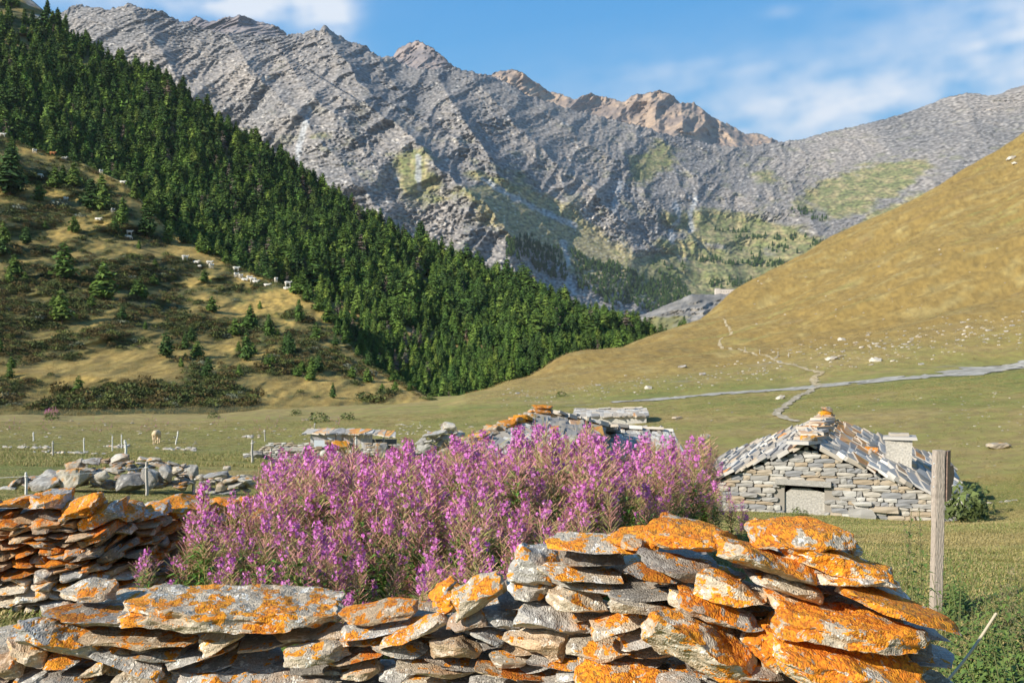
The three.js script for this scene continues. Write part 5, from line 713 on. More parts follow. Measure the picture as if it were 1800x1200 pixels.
{ const d = 98, el = P(1008, 732, d), er = P(1140, 731, d), rR = P(1136, 720, d + 4), rl = P(1012, 722, d + 4); patchHut('stone_hut', 'far long low hut with whitewashed wall standing alone in the meadow', el, er, rR, rl, groundY(el.x, el.z) - 0.05, 7, 14, () => 0.03, new THREE.MeshStandardMaterial({ color: rgb(0.66, 0.63, 0.57), roughness: 0.95, side: THREE.DoubleSide, map: pitted })); }
{ // fort on the knoll
  const p = knoll.at(1276, 517); const fort = thing('fort', 'small pale stone fort on top of the rocky knoll in the valley gap', 'fort', p), s = -p.z / F; const m = new THREE.MeshStandardMaterial({ color: rgb(0.66, 0.58, 0.50), roughness: 0.95 });
  for (const [x, w, h] of [[-13, 8, 11], [4, 27, 9.5]]) { const g = new THREE.BoxGeometry(w * s, (h + 6) * s, 10 * s); g.translate(x * s, (h - 6) * s / 2, -8 * s); mesh('wall', g, m, fort); const rg = new THREE.BoxGeometry((w + 1) * s, 0.7 * s, 11 * s); rg.translate(x * s, (h + 0.3) * s, -8 * s); mesh('roof', rg, new THREE.MeshStandardMaterial({ color: rgb(0.30, 0.27, 0.24), roughness: 1 }), fort); }
  for (let i = 0; i < 6; i++) { const g = new THREE.BoxGeometry(0.9 * s, 2 * s, 0.3 * s); g.translate((-7 + i * 4.4) * s, 5 * s, -3 * s); mesh('window', g, mOldWood, fort); }
}
// ruin on the left meadow: low stone walls, planks, a pale sheet
{
  const d = 78, base = P(560, 798, d), s = d / F, ruin = thing('ruined_shed', 'ruined stone shed patched with upright grey planks on the left meadow', 'shed', V(base.x, groundY(base.x, base.z) - 0.05, base.z));
  const X = (px) => (px - 560) * s, Y = (py) => P(560, py, d).y - ruin.position.y;
  const stones = new THREE.Group(); stones.name = 'stone_base'; ruin.add(stones);
  const topAt = line([[425, 800], [470, 781], [520, 764], [534, 762], [545, 760], [575, 790], [640, 786], [655, 760], [690, 766], [700, 772], [730, 790], [735, 800]]);
  coursed(stones, new THREE.Matrix4(), Y(812), Y(756), () => X(428), () => X(732), (x, y) => y > Y(topAt(560 + x / s)) || (Math.abs(x - X(524)) < 0.35 && y > Y(780) && y < Y(768)) , [0.12, 0.24], [0.3, 0.75], 0.4, 190);
  const plankM = [[0.50, 0.47, 0.45], [0.62, 0.60, 0.58], [0.42, 0.41, 0.42], [0.56, 0.50, 0.45]].map((c) => new THREE.MeshStandardMaterial({ color: rgb(...c), roughness: 0.9, map: pitted }));
  for (let px = 546; px < 655; px += 5.2) { const top = 761 + (px - 546) * 0.03 + rr(-1, 1), h = (791 - top) * s, m = mesh('plank', new THREE.BoxGeometry(4.8 * s, h, 0.05), pick(plankM), ruin); m.position.set(X(px + 2.4), Y(791) + h / 2, 0.12 + rr(-0.02, 0.02)); m.rotation.z = rr(-0.03, 0.03); }
  const panel = new THREE.MeshStandardMaterial({ color: rgb(0.50, 0.55, 0.60), roughness: 0.6 });
  for (const [x0, x1, y0, y1, z] of [[576, 590, 760, 776, 0.2], [592, 601, 759, 776, 0.2], [553, 577, 773, 785, 0.32]]) { const m = mesh('metal_sheet', new THREE.BoxGeometry((x1 - x0) * s, (y1 - y0) * s, 0.03), panel, ruin); m.position.set(X((x0 + x1) / 2), Y((y0 + y1) / 2), z); m.rotation.x = -0.06; }
  const dk = mesh('window_opening', new THREE.BoxGeometry(10 * s, 5 * s, 0.05), mOldWood, ruin); dk.position.set(X(562), Y(786), 0.34);
  const wb = mesh('beam', new THREE.BoxGeometry(36 * s, 6 * s, 0.3), mSlab, ruin); wb.position.set(X(520), Y(789), 0.3);
  const inner = mesh('back_wall', new THREE.BoxGeometry(X(690) - X(540), 1.5, 0.4), mMortar, ruin); inner.position.set(X(615), 0.7, -2.6); const rf = new THREE.Group(); rf.name = 'roof'; ruin.add(rf);
  for (let i = 0; i < 26; i++) { const px = 540 + i * 5.9, m = mesh('slate', rnd() < 0.4 ? pick(orangeSlates) : pick(slateVariants), mPiece, rf); m.position.set(X(px), Y(759 + (px > 640 ? (px - 640) * 0.1 : 0)), -0.6 + rr(-0.3, 0.3)); m.scale.set(rr(0.5, 0.9), 1, rr(1.6, 2.2)); m.rotation.set(0.12, rr(-0.2, 0.2), rr(-0.08, 0.08)); }
  for (const [x, y, w, h, li, tone] of [[530, 800, 24, 14, 0.35, 'tan'], [555, 801, 12, 12, 0.1, 'pale'], [600, 782, 30, 16, 0.75, 'tan'], [582, 776, 18, 8, 0.2, 'brown'], [640, 800, 24, 9, 0.2, 'pale'], [575, 793, 18, 10, 0.2, 'white'], [620, 793, 20, 10, 0.1, 'grey'], [672, 790, 26, 22, 0.1, 'dark'], [706, 790, 20, 16, 0.1, 'dark'], [455, 797, 22, 12, 0.1, 'grey']]) { const m = mesh('stone', stoneGeo(w * s, h * s, w * s * 0.7, 0.14, { lichen: li, tone, far: 5 }), mStone, ruin); m.position.set(X(x), Y(y), 0.5 + rr(0, 0.4)); m.rotation.y = rr(-0.4, 0.4); }
}
// heaps of fallen stones
function heap(label, d, stones, group) {
  const c = P(stones[0][0], 860, d), o = thing('rubble_heap', label, 'rubble heap', V(c.x, groundY(c.x, c.z), c.z), group);
  for (const [x, y, w, h0, tilt, li, tone, back] of stones) { const h = h0 * 0.85, dd = d + (back ?? 0), s = dd / F, D = w * s * rr(0.6, 0.9), m = mesh('stone', stoneGeo(w * s, h * s, D, Math.max(0.06, w * s / 11), { lichen: li, tone, far: d / 9, white: 0.12, round: 0.05, layer: 0.1, flat: 0.6 }), mStone, o); m.position.copy(P(x, y, dd + D * 0.4)).sub(o.position); m.rotation.set(rr(0, 0.2), rr(-0.3, 0.3), -tilt * Math.PI / 180); }
  return o;
}
{
  const big = [[230, 848, 50, 34, 5, 0.05, 'dark', -0.3], [78, 850, 50, 22, -6, 0.08, 'grey', -0.4], [138, 838, 56, 40, -8, 0.45, 'pale', -0.2], [88, 835, 50, 20, -8, 0.1, 'grey', 0.2], [108, 848, 30, 26, 20, 0.1, 'blue', 0], [172, 842, 22, 20, 30, 0.3, 'grey', 0], [262, 842, 30, 38, 8, 0.1, 'grey', 0], [290, 832, 28, 30, 20, 0.15, 'grey', 0.2], [130, 816, 34, 16, -10, 0.3, 'tan', 0.4], [160, 812, 30, 14, -6, 0.3, 'grey', 0.5], [210, 806, 34, 16, -4, 0.1, 'pale', 0.6], [30, 848, 40, 16, -25, 0.35, 'grey', 0.4], [10, 858, 36, 8, -5, 0.05, 'pale', 0.3], [270, 808, 26, 9, 3, 0.2, 'tan', 0.7], [198, 826, 30, 14, 4, 0.35, 'tan', 0.2], [180, 836, 18, 26, 60, 0.1, 'pale', -0.1], [312, 826, 20, 12, 0, 0.2, 'tan', 0.2], [340, 830, 24, 24, 70, 0.1, 'grey', 0.1]];
  for (let i = 0; i < 170; i++) { const x = rr(50, 345), top = line([[60, 838], [120, 818], [150, 806], [215, 801], [280, 807], [340, 822]])(x), y = lerp(top, 856, Math.pow(rnd(), 0.9)), w = rr(10, 28); big.push([x, y, w, w * rr(0.22, 0.45), rr(-22, 22), rr(0, 0.45), pick(['grey', 'tan', 'pale', 'brown', 'brown']), 0.1 + (856 - y) * 0.03 + rr(0, 0.4)]); }
  heap('big heap of collapsed grey boulders and slabs beyond the left wall', 34.5, big);
  const small = [[380, 834, 44, 10, -3, 0.1, 'blue'], [405, 843, 34, 12, -4, 0.3, 'tan'], [360, 852, 24, 18, 6, 0.1, 'pale'], [388, 856, 20, 18, 0, 0.3, 'tan'], [415, 850, 36, 9, -12, 0.1, 'grey'], [372, 862, 26, 9, 3, 0.05, 'grey'], [400, 864, 50, 7, -10, 0.05, 'blue'], [430, 843, 30, 8, 0, 0.1, 'pale'], [398, 823, 14, 9, 0, 0.1, 'pale']];
  for (let i = 0; i < 40; i++) { const x = rr(345, 450), w = rr(9, 20); small.push([x, rr(834, 864), w, w * rr(0.35, 0.6), rr(-25, 25), rr(0, 0.3), pick(['grey', 'pale', 'tan']), 0.3 + rr(0, 0.5)]); }
  heap('low spread of pale flat slabs right of the big boulder heap', 33, small);
  const d1 = []; for (let i = 0; i < 46; i++) { const x = rr(735, 812), top = line([[735, 772], [760, 760], [790, 741], [800, 744], [812, 765]])(x), w = rr(9, 20); d1.push([x, lerp(top, 796, rnd()), w, w * rr(0.4, 0.65), rr(-25, 25), rr(0, 0.2), pick(['pale', 'white', 'grey']), rr(0, 1)]); } d1.push([765, 762, 46, 10, -14, 0.1, 'white', -0.2], [750, 786, 36, 24, 0, 0, 'white', 0.2], [790, 750, 26, 16, 8, 0.1, 'pale', 0]);
  heap('pale heap of stones with a peak left of the middle hut', 40, d1);
  for (const [cx, cy, w, h, n, d, label] of [[128, 783, 70, 14, 34, 84, 'scattered grey rubble behind the left fence posts'], [45, 775, 60, 8, 22, 92, 'pale rubble at the far left of the meadow'], [310, 770, 40, 8, 18, 96, 'small rubble right of the grazing cow'], [210, 772, 30, 6, 12, 100, 'small rubble left of the grazing cow'], [690, 764, 44, 6, 16, 92, 'thin line of rubble right of the ruined shed'], [440, 752, 20, 8, 12, 118, 'pale rubble on the far left meadow']]) { const L = []; for (let i = 0; i < n; i++) { const k = rr(5, 11); L.push([cx + (rnd() + rnd() - 1) * w, cy + (rnd() + rnd() - 1) * h, k, k * rr(0.45, 0.7), rr(-15, 15), 0.05, pick(['grey', 'pale', 'tan']), rr(-2, 2)]); } const o = heap(label, d, L); for (const m of o.children) { const wx = m.position.x + o.position.x, wz = m.position.z + o.position.z; m.position.y = groundY(wx, wz) - o.position.y + 0.05; } }
}
console.log('huts');
// ---------------------------------------------------------------- gravel track and footpaths laid on the meadow
const trackPts = [], onTrack = (x, z) => trackPts.some(([a, b, w]) => Math.abs(a - x) < w && Math.abs(b - z) < w);
function ribbon(name, label, pts, lift, c0, c1, edgeN = 0.25) {   // pts: [px, py, width in metres]
  const P3 = pts.map(([x, y, w]) => { const q = onGround(x, y, 45); return [q.x, q.z, w]; }), pos = [], col = [], idx = [], uv = [], n = P3.length, A = 9; let rows = 0, run = 0;
  for (let i = 0; i < n - 1; i++) { const a = P3[Math.max(0, i - 1)], b = P3[i], c = P3[i + 1], e = P3[Math.min(n - 1, i + 2)], len = Math.hypot(c[0] - b[0], c[1] - b[1]), st = Math.max(2, Math.ceil(len / 0.7));
    for (let k = 0; k < st + (i === n - 2 ? 1 : 0); k++) { const t = k / st, x = cr(a[0], b[0], c[0], e[0], t), z = cr(a[1], b[1], c[1], e[1], t), x2 = cr(a[0], b[0], c[0], e[0], t + 0.01), z2 = cr(a[1], b[1], c[1], e[1], t + 0.01), L = Math.hypot(x2 - x, z2 - z) || 1, nx = -(z2 - z) / L, nz = (x2 - x) / L, w = lerp(b[2], c[2], t); if (k % 3 === 0) trackPts.push([x, z, w * 0.5 + 0.6]); run += len / st;
      for (let q = 0; q <= A; q++) { const s = (q / A - 0.5), wob = 1 + (Math.abs(s) > 0.3 ? edgeN * fbm(x * 0.5, s * 3, z * 0.5, 3) * 1.6 : 0), X = x + nx * s * w * wob, Z = z + nz * s * w * wob, b2 = fbm(X * 1.4, 3, Z * 1.4, 4, 0.7); pos.push(X, groundY(X, Z) + lift, Z); col.push(...mul3(mix3(c0, c1, ss(-0.3, 0.4, b2)), 1 + 0.5 * n3(X * 4, 2, Z * 4))); uv.push(X, Z); } rows++; } }
  for (let r = 0; r < rows - 1; r++) for (let q = 0; q < A; q++) { const a = r * (A + 1) + q; idx.push(a, a + A + 1, a + 1, a + 1, a + A + 1, a + A + 2); }
  const m = new THREE.MeshStandardMaterial({ vertexColors: true, roughness: 1, side: THREE.DoubleSide }); return structure(name, geoFrom(pos, idx, col, uv), m, label, 'track');
}
ribbon('gravel_track', 'grey gravel track crossing the right meadow below the golden hill', [[1075, 708, 1.5], [1140, 703, 4.5], [1180, 700, 7], [1240, 695, 6], [1330, 688, 4.5], [1440, 679, 6], [1520, 670, 8.5], [1600, 664, 8.5], [1700, 656, 9], [1760, 648, 9], [1860, 634, 9]], 0.07, [0.29, 0.265, 0.215], [0.50, 0.475, 0.425], 0.9);
ribbon('footpath', 'narrow pale footpath dropping from the gravel track toward the right hut', [[1440, 679, 1.3], [1420, 690, 1.2], [1385, 710, 0.9], [1366, 727, 0.8], [1400, 742, 0.6]], 0.075, [0.33, 0.27, 0.17], [0.48, 0.42, 0.32], 0.7);
ribbon('footpath', 'narrow pale footpath climbing from the gravel track onto the golden hill', [[1440, 678, 1.2], [1430, 665, 1.1], [1445, 655, 1.1], [1400, 643, 0.9], [1370, 637, 0.7], [1330, 624, 0.6], [1285, 614, 0.7], [1265, 600, 0.8], [1285, 585, 0.7], [1272, 560, 0.6]], 0.08, [0.40, 0.30, 0.15], [0.50, 0.42, 0.28], 0.8);

// ---------------------------------------------------------------- boulders and strewn stones in the meadow
const boulderGeos = []; for (let i = 0; i < 5; i++) boulderGeos.push(stoneGeo(1, 0.62, 0.8, 0.12, { lichen: 0.02, tone: ['grey', 'pale', 'pale', 'grey', 'tan'][i], far: 6, round: 0.3, flat: 1, layer: 0.3 }));
for (const [px, py, w, label] of [[1200, 646, 15, 'single white boulder in the open golden grass above the track'], [1140, 683, 14, 'white stone left of the end of the gravel track'], [1540, 635, 22, 'long pale boulder on the right meadow above the track'], [1462, 632, 22, 'flat pale boulder above the bend of the path'], [1372, 701, 17, 'long white stone between track and footpath'], [1478, 627, 10, 'small white stone beside the flat pale boulder'], [1780, 573, 9, 'white stone high on the right under the hill'], [1620, 641, 10, 'white stone near the middle of the track'], [1235, 659, 12, 'white stone on the lower golden slope'], [1052, 678, 9, 'small pale stone at the left of the meadow'], [1695, 588, 8, 'pale stone in the right stone field'], [1515, 611, 9, 'pale stone in the upper stone field'], [1480, 598, 14, 'grey boulder half sunk in the golden hill'], [1755, 788, 38, 'flat grey outcrop in the grass right of the hut'], [910, 692, 9, 'small pale stone near the foot of the hill'], [1570, 635, 9, 'small white stone right of the long pale boulder'], [1240, 770, 20, 'flat stones left of the right hut roof'], [1190, 737, 18, 'pale stones right of the far long hut'], [1785, 288, 12, 'rock jutting from the top of the golden hill'], [1778, 280, 16, 'larger dark rock on the top of the golden hill']]) { const p = onGround(px, py, 45), s = w / F * -p.z, o = thing('boulder', label, 'boulder', p), m = mesh('rock', pick(boulderGeos), mStone, o); o.scale.set(s, s * rr(0.6, 0.9), s); o.rotation.y = rr(-0.4, 0.4); m.position.y = 0.12; }
{
  const lists = [[], [], [], [], []];
  const drop = (px, py, w) => { const p = onGround(px, py, 40), s = w / F * -p.z; if (-p.z > 520) return; p.y += s * 0.02; lists[Math.floor(rnd() * 5)].push([p, V(s, s * rr(0.4, 0.8), s * rr(0.7, 1)), rnd() * 6.28]); };
  for (let i = 0; i < 400; i++) { const px = rr(1330, 1830), c = line([[1330, 640], [1450, 622], [1600, 604], [1800, 578]])(px); drop(px, c + (rnd() + rnd() - 1) * 34, rr(1.5, 7) * (rnd() < 0.12 ? 1.6 : 1)); }
  for (let i = 0; i < 260; i++) { const px = rr(880, 1350), c = line([[880, 700], [1000, 690], [1150, 672], [1350, 648]])(px); drop(px, c + (rnd() + rnd() - 1) * 22, rr(1.5, 6)); }
  for (let i = 0; i < 230; i++) { const px = rr(-20, 760); drop(px, 738 + rr(0, 48), rr(1.5, 7)); }
  for (let i = 0; i < 200; i++) drop(rr(1150, 1830), rr(690, 880), rr(1.5, 6));
  for (let i = 0; i < 40; i++) drop(rr(1690, 1830), rr(690, 760), rr(1.5, 6));
  for (let i = 0; i < 90; i++) drop(rr(1250, 1800), rr(420, 570), rr(1.5, 5));
  for (let i = 0; i < 60; i++) drop(rr(1300, 1800), rr(920, 1060), rr(4, 12));
  for (let i = 0; i < 120; i++) drop(rr(700, 1000), rr(745, 775), rr(2, 7));
  const g = stuffGroup('strewn_stones', 'small pale stones strewn over the whole meadow', 'stones'); lists.forEach((l, i) => instanced(g, 'stones', boulderGeos[i], mStone, l));
}
console.log('stones strewn');

// ---------------------------------------------------------------- fence posts with thin wire
const mPost = new THREE.MeshStandardMaterial({ color: rgb(0.55, 0.51, 0.45), roughness: 0.9, map: pitted }), mWhitePost = new THREE.MeshStandardMaterial({ color: rgb(0.74, 0.72, 0.68), roughness: 0.7 }), mWire = new THREE.MeshStandardMaterial({ color: rgb(0.62, 0.65, 0.66), roughness: 0.5 });
function fencePost(px, top, bot, d, r, white, label, lean = 0) {
  const a = P(px, bot, d), o = thing('fence_post', label, 'post', V(a.x, groundY(a.x, a.z) - 0.1, a.z), 'fence posts'), h = P(px, top, d).y - o.position.y, g = new THREE.CylinderGeometry(r * 0.85, r, h, 7, 4); g.translate(0, h / 2, 0); const p = g.attributes.position; for (let i = 0; i < p.count; i++) p.setX(i, p.getX(i) + n3(px, p.getY(i) * 1.5, 3) * r * 0.8); g.computeVertexNormals();
  mesh('pole', g, white ? mWhitePost : mPost, o); const c = new THREE.CylinderGeometry(r * 0.7, r * 0.85, 0.04, 7); c.translate(0, h + 0.02, 0); mesh('top', c, white ? mWhitePost : mPost, o); const ins = new THREE.TorusGeometry(r * 1.1, r * 0.35, 4, 8); ins.rotateX(Math.PI / 2); ins.translate(0, h * 0.88, 0); mesh('insulator', ins, mWhitePost, o); o.rotation.z = lean; o.userData.tip = undefined; delete o.userData.tip; return V(o.position.x, o.position.y + h * 0.88, o.position.z);
}
{
  const w1 = [[45, 832, 873, 32, 0.045, 1, 'white fence post in front of the left wall end'], [257, 814, 862, 33, 0.055, 0, 'wooden fence post in front of the big boulder heap'], [340, 826, 850, 35.5, 0.06, 0, 'stubby wooden post at the right end of the boulder heap']].map((a) => fencePost(...a));
  const w2 = [[92, 776, 806, 76, 0.07, 0, 'wooden post by the left rubble'], [147, 770, 787, 88, 0.06, 1, 'white post among the left rubble'], [197, 767, 785, 92, 0.06, 1, 'thin white post left of the grazing cow'], [213, 764, 779, 98, 0.06, 1, 'short white post nearest the grazing cow'], [58, 760, 772, 106, 0.08, 1, 'white post far at the left'], [308, 758, 777, 104, 0.08, 1, 'leaning white post right of the grazing cow', -0.18]].map((a) => fencePost(...a));
  fencePost(222, 774, 804, 74, 0.1, 1, 'thick white post behind the boulder heap', 0.08); fencePost(443, 774, 806, 70, 0.09, 0, 'pale wooden post left of the ruined shed'); fencePost(476, 789, 812, 66, 0.08, 0, 'short pale post in the grass before the ruined shed'); fencePost(625, 768, 798, 72, 0.08, 1, 'white post in front of the shed planks'); fencePost(465, 755, 768, 110, 0.08, 0, 'thin post on the far left meadow'); fencePost(553, 744, 756, 130, 0.08, 0, 'thin post behind the ruined shed'); fencePost(674, 770, 790, 80, 0.09, 1, 'white post at the right corner of the shed');
  for (const [px, py] of [[1310, 618], [1336, 622], [1368, 626], [1387, 628]]) { const q = onGround(px, py, 60); fencePost(px, py - 8, py, -q.z, 0.07, 0, { 1310: 'first small stake beside the hill footpath', 1336: 'second small stake beside the hill footpath', 1368: 'third small stake beside the hill footpath', 1387: 'last small stake beside the hill footpath' }[px]); }
  const wire = (a, b, label) => { const m = a.clone().lerp(b, 0.5); m.y -= a.distanceTo(b) * 0.012; const t = mesh(numbered('fence_wire'), new THREE.TubeGeometry(new THREE.CatmullRomCurve3([a, m, b]), 12, 0.006, 4), mWire, scene); tag(t, label, 'wire'); };
  wire(w1[0], w1[1], 'thin wire strung from the white post to the wooden post before the heap'); wire(w1[1], w1[2], 'thin wire strung along the right of the boulder heap'); wire(V(w1[0].x - 8, w1[0].y - 0.2, w1[0].z), w1[0], 'thin wire running out of the picture at the left'); wire(w2[0], w2[1], 'thin wire between the posts by the left rubble');
}
// ---------------------------------------------------------------- signpost seen from behind
{
  const d = 8.1, b = P(1646, 1068, d), o = thing('signpost', 'weathered grey wooden signpost with brown arrow boards seen edge on', 'signpost', V(b.x, groundY(b.x, b.z) - 0.05, b.z)), h = P(1646, 791, d).y - o.position.y;
  const grain = dataTex(256, (u, v) => clamp(0.72 + 0.28 * Math.sin((u * 24 + tile(u, v, 5, 2, 3) * 1.6) * 6.283) * 0.5 + 0.3 * tile(u, v, 40, 2, 7)));
  const wood = new THREE.MeshStandardMaterial({ color: rgb(0.62, 0.52, 0.43), roughness: 0.9, map: grain, bumpMap: grain, bumpScale: 0.006 });
  const sh = new THREE.Shape(), q = 0.039, c = 0.006; sh.moveTo(-q + c, -q); sh.lineTo(q - c, -q); sh.lineTo(q, -q + c); sh.lineTo(q, q - c); sh.lineTo(q - c, q); sh.lineTo(-q + c, q); sh.lineTo(-q, q - c); sh.lineTo(-q, -q + c);
  const g = new THREE.ExtrudeGeometry(sh, { depth: h, bevelEnabled: false, steps: 14 }); g.rotateX(-Math.PI / 2); { const p = g.attributes.position, uv = g.attributes.uv; for (let i = 0; i < p.count; i++) { const x = p.getX(i), y = p.getY(i), z = p.getZ(i); uv.setXY(i, (Math.abs(x) > Math.abs(z) ? z : x) / 0.3 + 0.3, y / 1.6); p.setX(i, x + n3(2, y * 1.2, 4) * 0.012 + n3(9, y * 6, 1) * 0.003); } g.computeVertexNormals(); }
  mesh('post', g, wood, o); o.rotation.z = -0.018; o.rotation.y = 0.1;
  const board = new THREE.MeshStandardMaterial({ color: rgb(0.36, 0.235, 0.18), roughness: 0.7, map: grain });
  for (const [y0, y1, len, tip] of [[793, 821, 0.17, 0], [822, 857, 0.34, 0.09], [858, 880, 0.26, 0]]) { const hh = (y1 - y0) * d / F, s = new THREE.Shape(); s.moveTo(0, 0); s.lineTo(len, 0); if (tip) s.lineTo(len + tip, hh / 2); s.lineTo(len, hh); s.lineTo(0, hh); const bg = new THREE.ExtrudeGeometry(s, { depth: 0.02, bevelEnabled: true, bevelSize: 0.002, bevelThickness: 0.002, bevelSegments: 1 }), m = mesh('sign_board', bg, board, o); m.position.set(q + 0.003, P(1646, y1, d).y - o.position.y, 0.02); m.rotation.y = 0.93; }
  for (const y of [0.92, 0.84, 0.78]) { const s = mesh('screw', new THREE.CylinderGeometry(0.006, 0.006, 0.01, 6), mWire, o); s.rotation.z = Math.PI / 2; s.position.set(-q - 0.004, h * y, 0.01); }
}
// ---------------------------------------------------------------- cows: one continuous body from a distance field
function sdfBody(bones, res, box) {
  const mc = new MarchingCubes(res, VC, false, false, 60000), f = mc.field; mc.isolation = 0; const half = res / 2, a = V(0, 0, 0), ba = V(0, 0, 0), pa = V(0, 0, 0);
  for (let k = 0; k < res; k++) for (let j = 0; j < res; j++) for (let i = 0; i < res; i++) {
    a.set((i - half) / half * box, (j - half) / half * box, (k - half) / half * box); let s = 0;
    for (const [p, q, r0, r1] of bones) { ba.set(q[0] - p[0], q[1] - p[1], q[2] - p[2]); pa.set(a.x - p[0], a.y - p[1], a.z - p[2]); const t = clamp(pa.dot(ba) / Math.max(1e-9, ba.lengthSq())), dd = pa.addScaledVector(ba, -t).length() - lerp(r0, r1, t); s += Math.exp(-dd * 26); }
    f[k * res * res + j * res + i] = Math.log(Math.max(s, 1e-30)) / 26;
  }
  mc.update(); const n = mc.count, pos = new Float32Array(mc.positionArray.slice(0, n * 3)); for (let i = 0; i < pos.length; i++) pos[i] *= box;
  let g = new THREE.BufferGeometry(); g.setAttribute('position', new THREE.BufferAttribute(pos, 3)); g = mergeVertices(g, 1e-4); g.computeVertexNormals(); return g;
}
const legs = (fx, bx) => [fx, bx].flatMap((x, q) => [-1, 1].flatMap((s) => q === 0 ? [[[x, 0.78, s * 0.2], [x + 0.02, 0.42, s * 0.2], 0.15, 0.075], [[x + 0.02, 0.42, s * 0.2], [x, 0.06, s * 0.2], 0.065, 0.055], [[x, 0.05, s * 0.2], [x + 0.05, 0.04, s * 0.2], 0.06, 0.06]] : [[[x, 0.95, s * 0.2], [x + 0.10, 0.62, s * 0.22], 0.2, 0.12], [[x + 0.10, 0.62, s * 0.22], [x - 0.06, 0.42, s * 0.21], 0.10, 0.07], [[x - 0.06, 0.42, s * 0.21], [x, 0.06, s * 0.21], 0.06, 0.055], [[x, 0.05, s * 0.21], [x + 0.05, 0.04, s * 0.21], 0.06, 0.06]]));
const trunkB = [[[-0.72, 1.08, 0], [-0.3, 1.0, 0], 0.28, 0.34], [[-0.3, 1.0, 0], [0.45, 0.98, 0], 0.35, 0.33], [[0.45, 0.98, 0], [0.68, 1.06, 0], 0.3, 0.22], [[-0.76, 1.16, 0.1], [-0.7, 1.2, -0.1], 0.14, 0.14], [[-0.86, 1.22, 0], [-0.93, 0.6, 0], 0.035, 0.03], [[-0.93, 0.6, 0], [-0.92, 0.45, 0], 0.05, 0.03], [[-0.4, 0.68, 0], [-0.36, 0.66, 0], 0.13, 0.11]];
const headAt = (x, y, dx, dy) => [[[0.68, 1.12, 0], [x, y, 0], 0.2, 0.13], [[x, y, 0], [x + dx, y + dy, 0], 0.13, 0.075], [[x - 0.02, y + 0.06, 0.1], [x - 0.06, y + 0.07, 0.25], 0.045, 0.03], [[x - 0.02, y + 0.06, -0.1], [x - 0.06, y + 0.07, -0.25], 0.045, 0.03]];
const SH = (b) => b.map(([p, q, r, s]) => [[p[0], p[1] - 0.8, p[2]], [q[0], q[1] - 0.8, q[2]], r, s]);
const cowShapes = [sdfBody(SH([...trunkB, ...legs(0.5, -0.62), ...headAt(1.02, 1.34, 0.3, -0.2)]), 66, 1.5), sdfBody(SH([...trunkB, ...legs(0.5, -0.62), ...headAt(1.06, 0.66, 0.14, -0.4)]), 66, 1.5), sdfBody(SH([...trunkB.slice(0, 5).map(([p, q, r, s]) => [[p[0], p[1] - 0.62, p[2]], [q[0], Math.max(0.06, q[1] - 0.62), q[2]], r, s]), [[0.5, 0.2, 0.24], [0.72, 0.07, 0.3], 0.12, 0.06], [[0.72, 0.07, 0.3], [0.45, 0.07, 0.36], 0.06, 0.05], [[0.5, 0.2, -0.24], [0.74, 0.07, -0.3], 0.12, 0.06], [[-0.55, 0.24, 0.28], [-0.2, 0.1, 0.4], 0.18, 0.08], [[-0.2, 0.1, 0.4], [-0.5, 0.07, 0.46], 0.07, 0.05], ...headAt(1.02, 1.34, 0.3, -0.2).map(([p, q, r, s]) => [[p[0], p[1] - 0.6, p[2]], [q[0], q[1] - 0.6, q[2]], r, s])]), 66, 1.5)];
cowShapes.forEach((g) => { g.translate(0, 0.8, 0); const p = g.attributes.position, c = new Float32Array(p.count * 3); for (let i = 0; i < p.count; i++) { const m = p.getX(i) > 1.2 ? 0.45 : 1, v = 1 + 0.12 * n3(p.getX(i) * 3, p.getY(i) * 3, p.getZ(i) * 3); c.set([0.80 * v * m, 0.74 * v * m, 0.64 * v * m], i * 3); } g.setAttribute('color', new THREE.BufferAttribute(c, 3)); });
const mCow = new THREE.MeshStandardMaterial({ vertexColors: true, roughness: 0.85 }), mCowTan = new THREE.MeshStandardMaterial({ vertexColors: true, color: rgb(0.80, 0.66, 0.50), roughness: 0.85 }), mCowBrown = new THREE.MeshStandardMaterial({ vertexColors: true, color: rgb(0.62, 0.26, 0.10), roughness: 0.85 }), mCowGrey = new THREE.MeshStandardMaterial({ vertexColors: true, color: rgb(0.5, 0.52, 0.56), roughness: 0.85 }), mHorn = new THREE.MeshStandardMaterial({ color: rgb(0.45, 0.38, 0.28), roughness: 0.6 });
const hornG = new THREE.ConeGeometry(0.028, 0.2, 6); hornG.translate(0, 0.1, 0);
function cow(p, pose, turn, label, mat = mCow, size = 1) { const o = thing('cow', label, 'cow', p, p.z < -140 ? 'cows grazing on the left slope' : null); mesh('body', cowShapes[pose], mat, o); const hx = pose === 1 ? 1.04 : 1.0, hy = pose === 0 ? 1.45 : pose === 1 ? 0.76 : 0.85; for (const s of [-1, 1]) { const h = mesh('horn', hornG, mHorn, o); h.position.set(hx, hy, s * 0.08); h.rotation.set(s * 0.9, 0, -0.3); } o.rotation.y = turn; o.scale.setScalar(size); return o; }
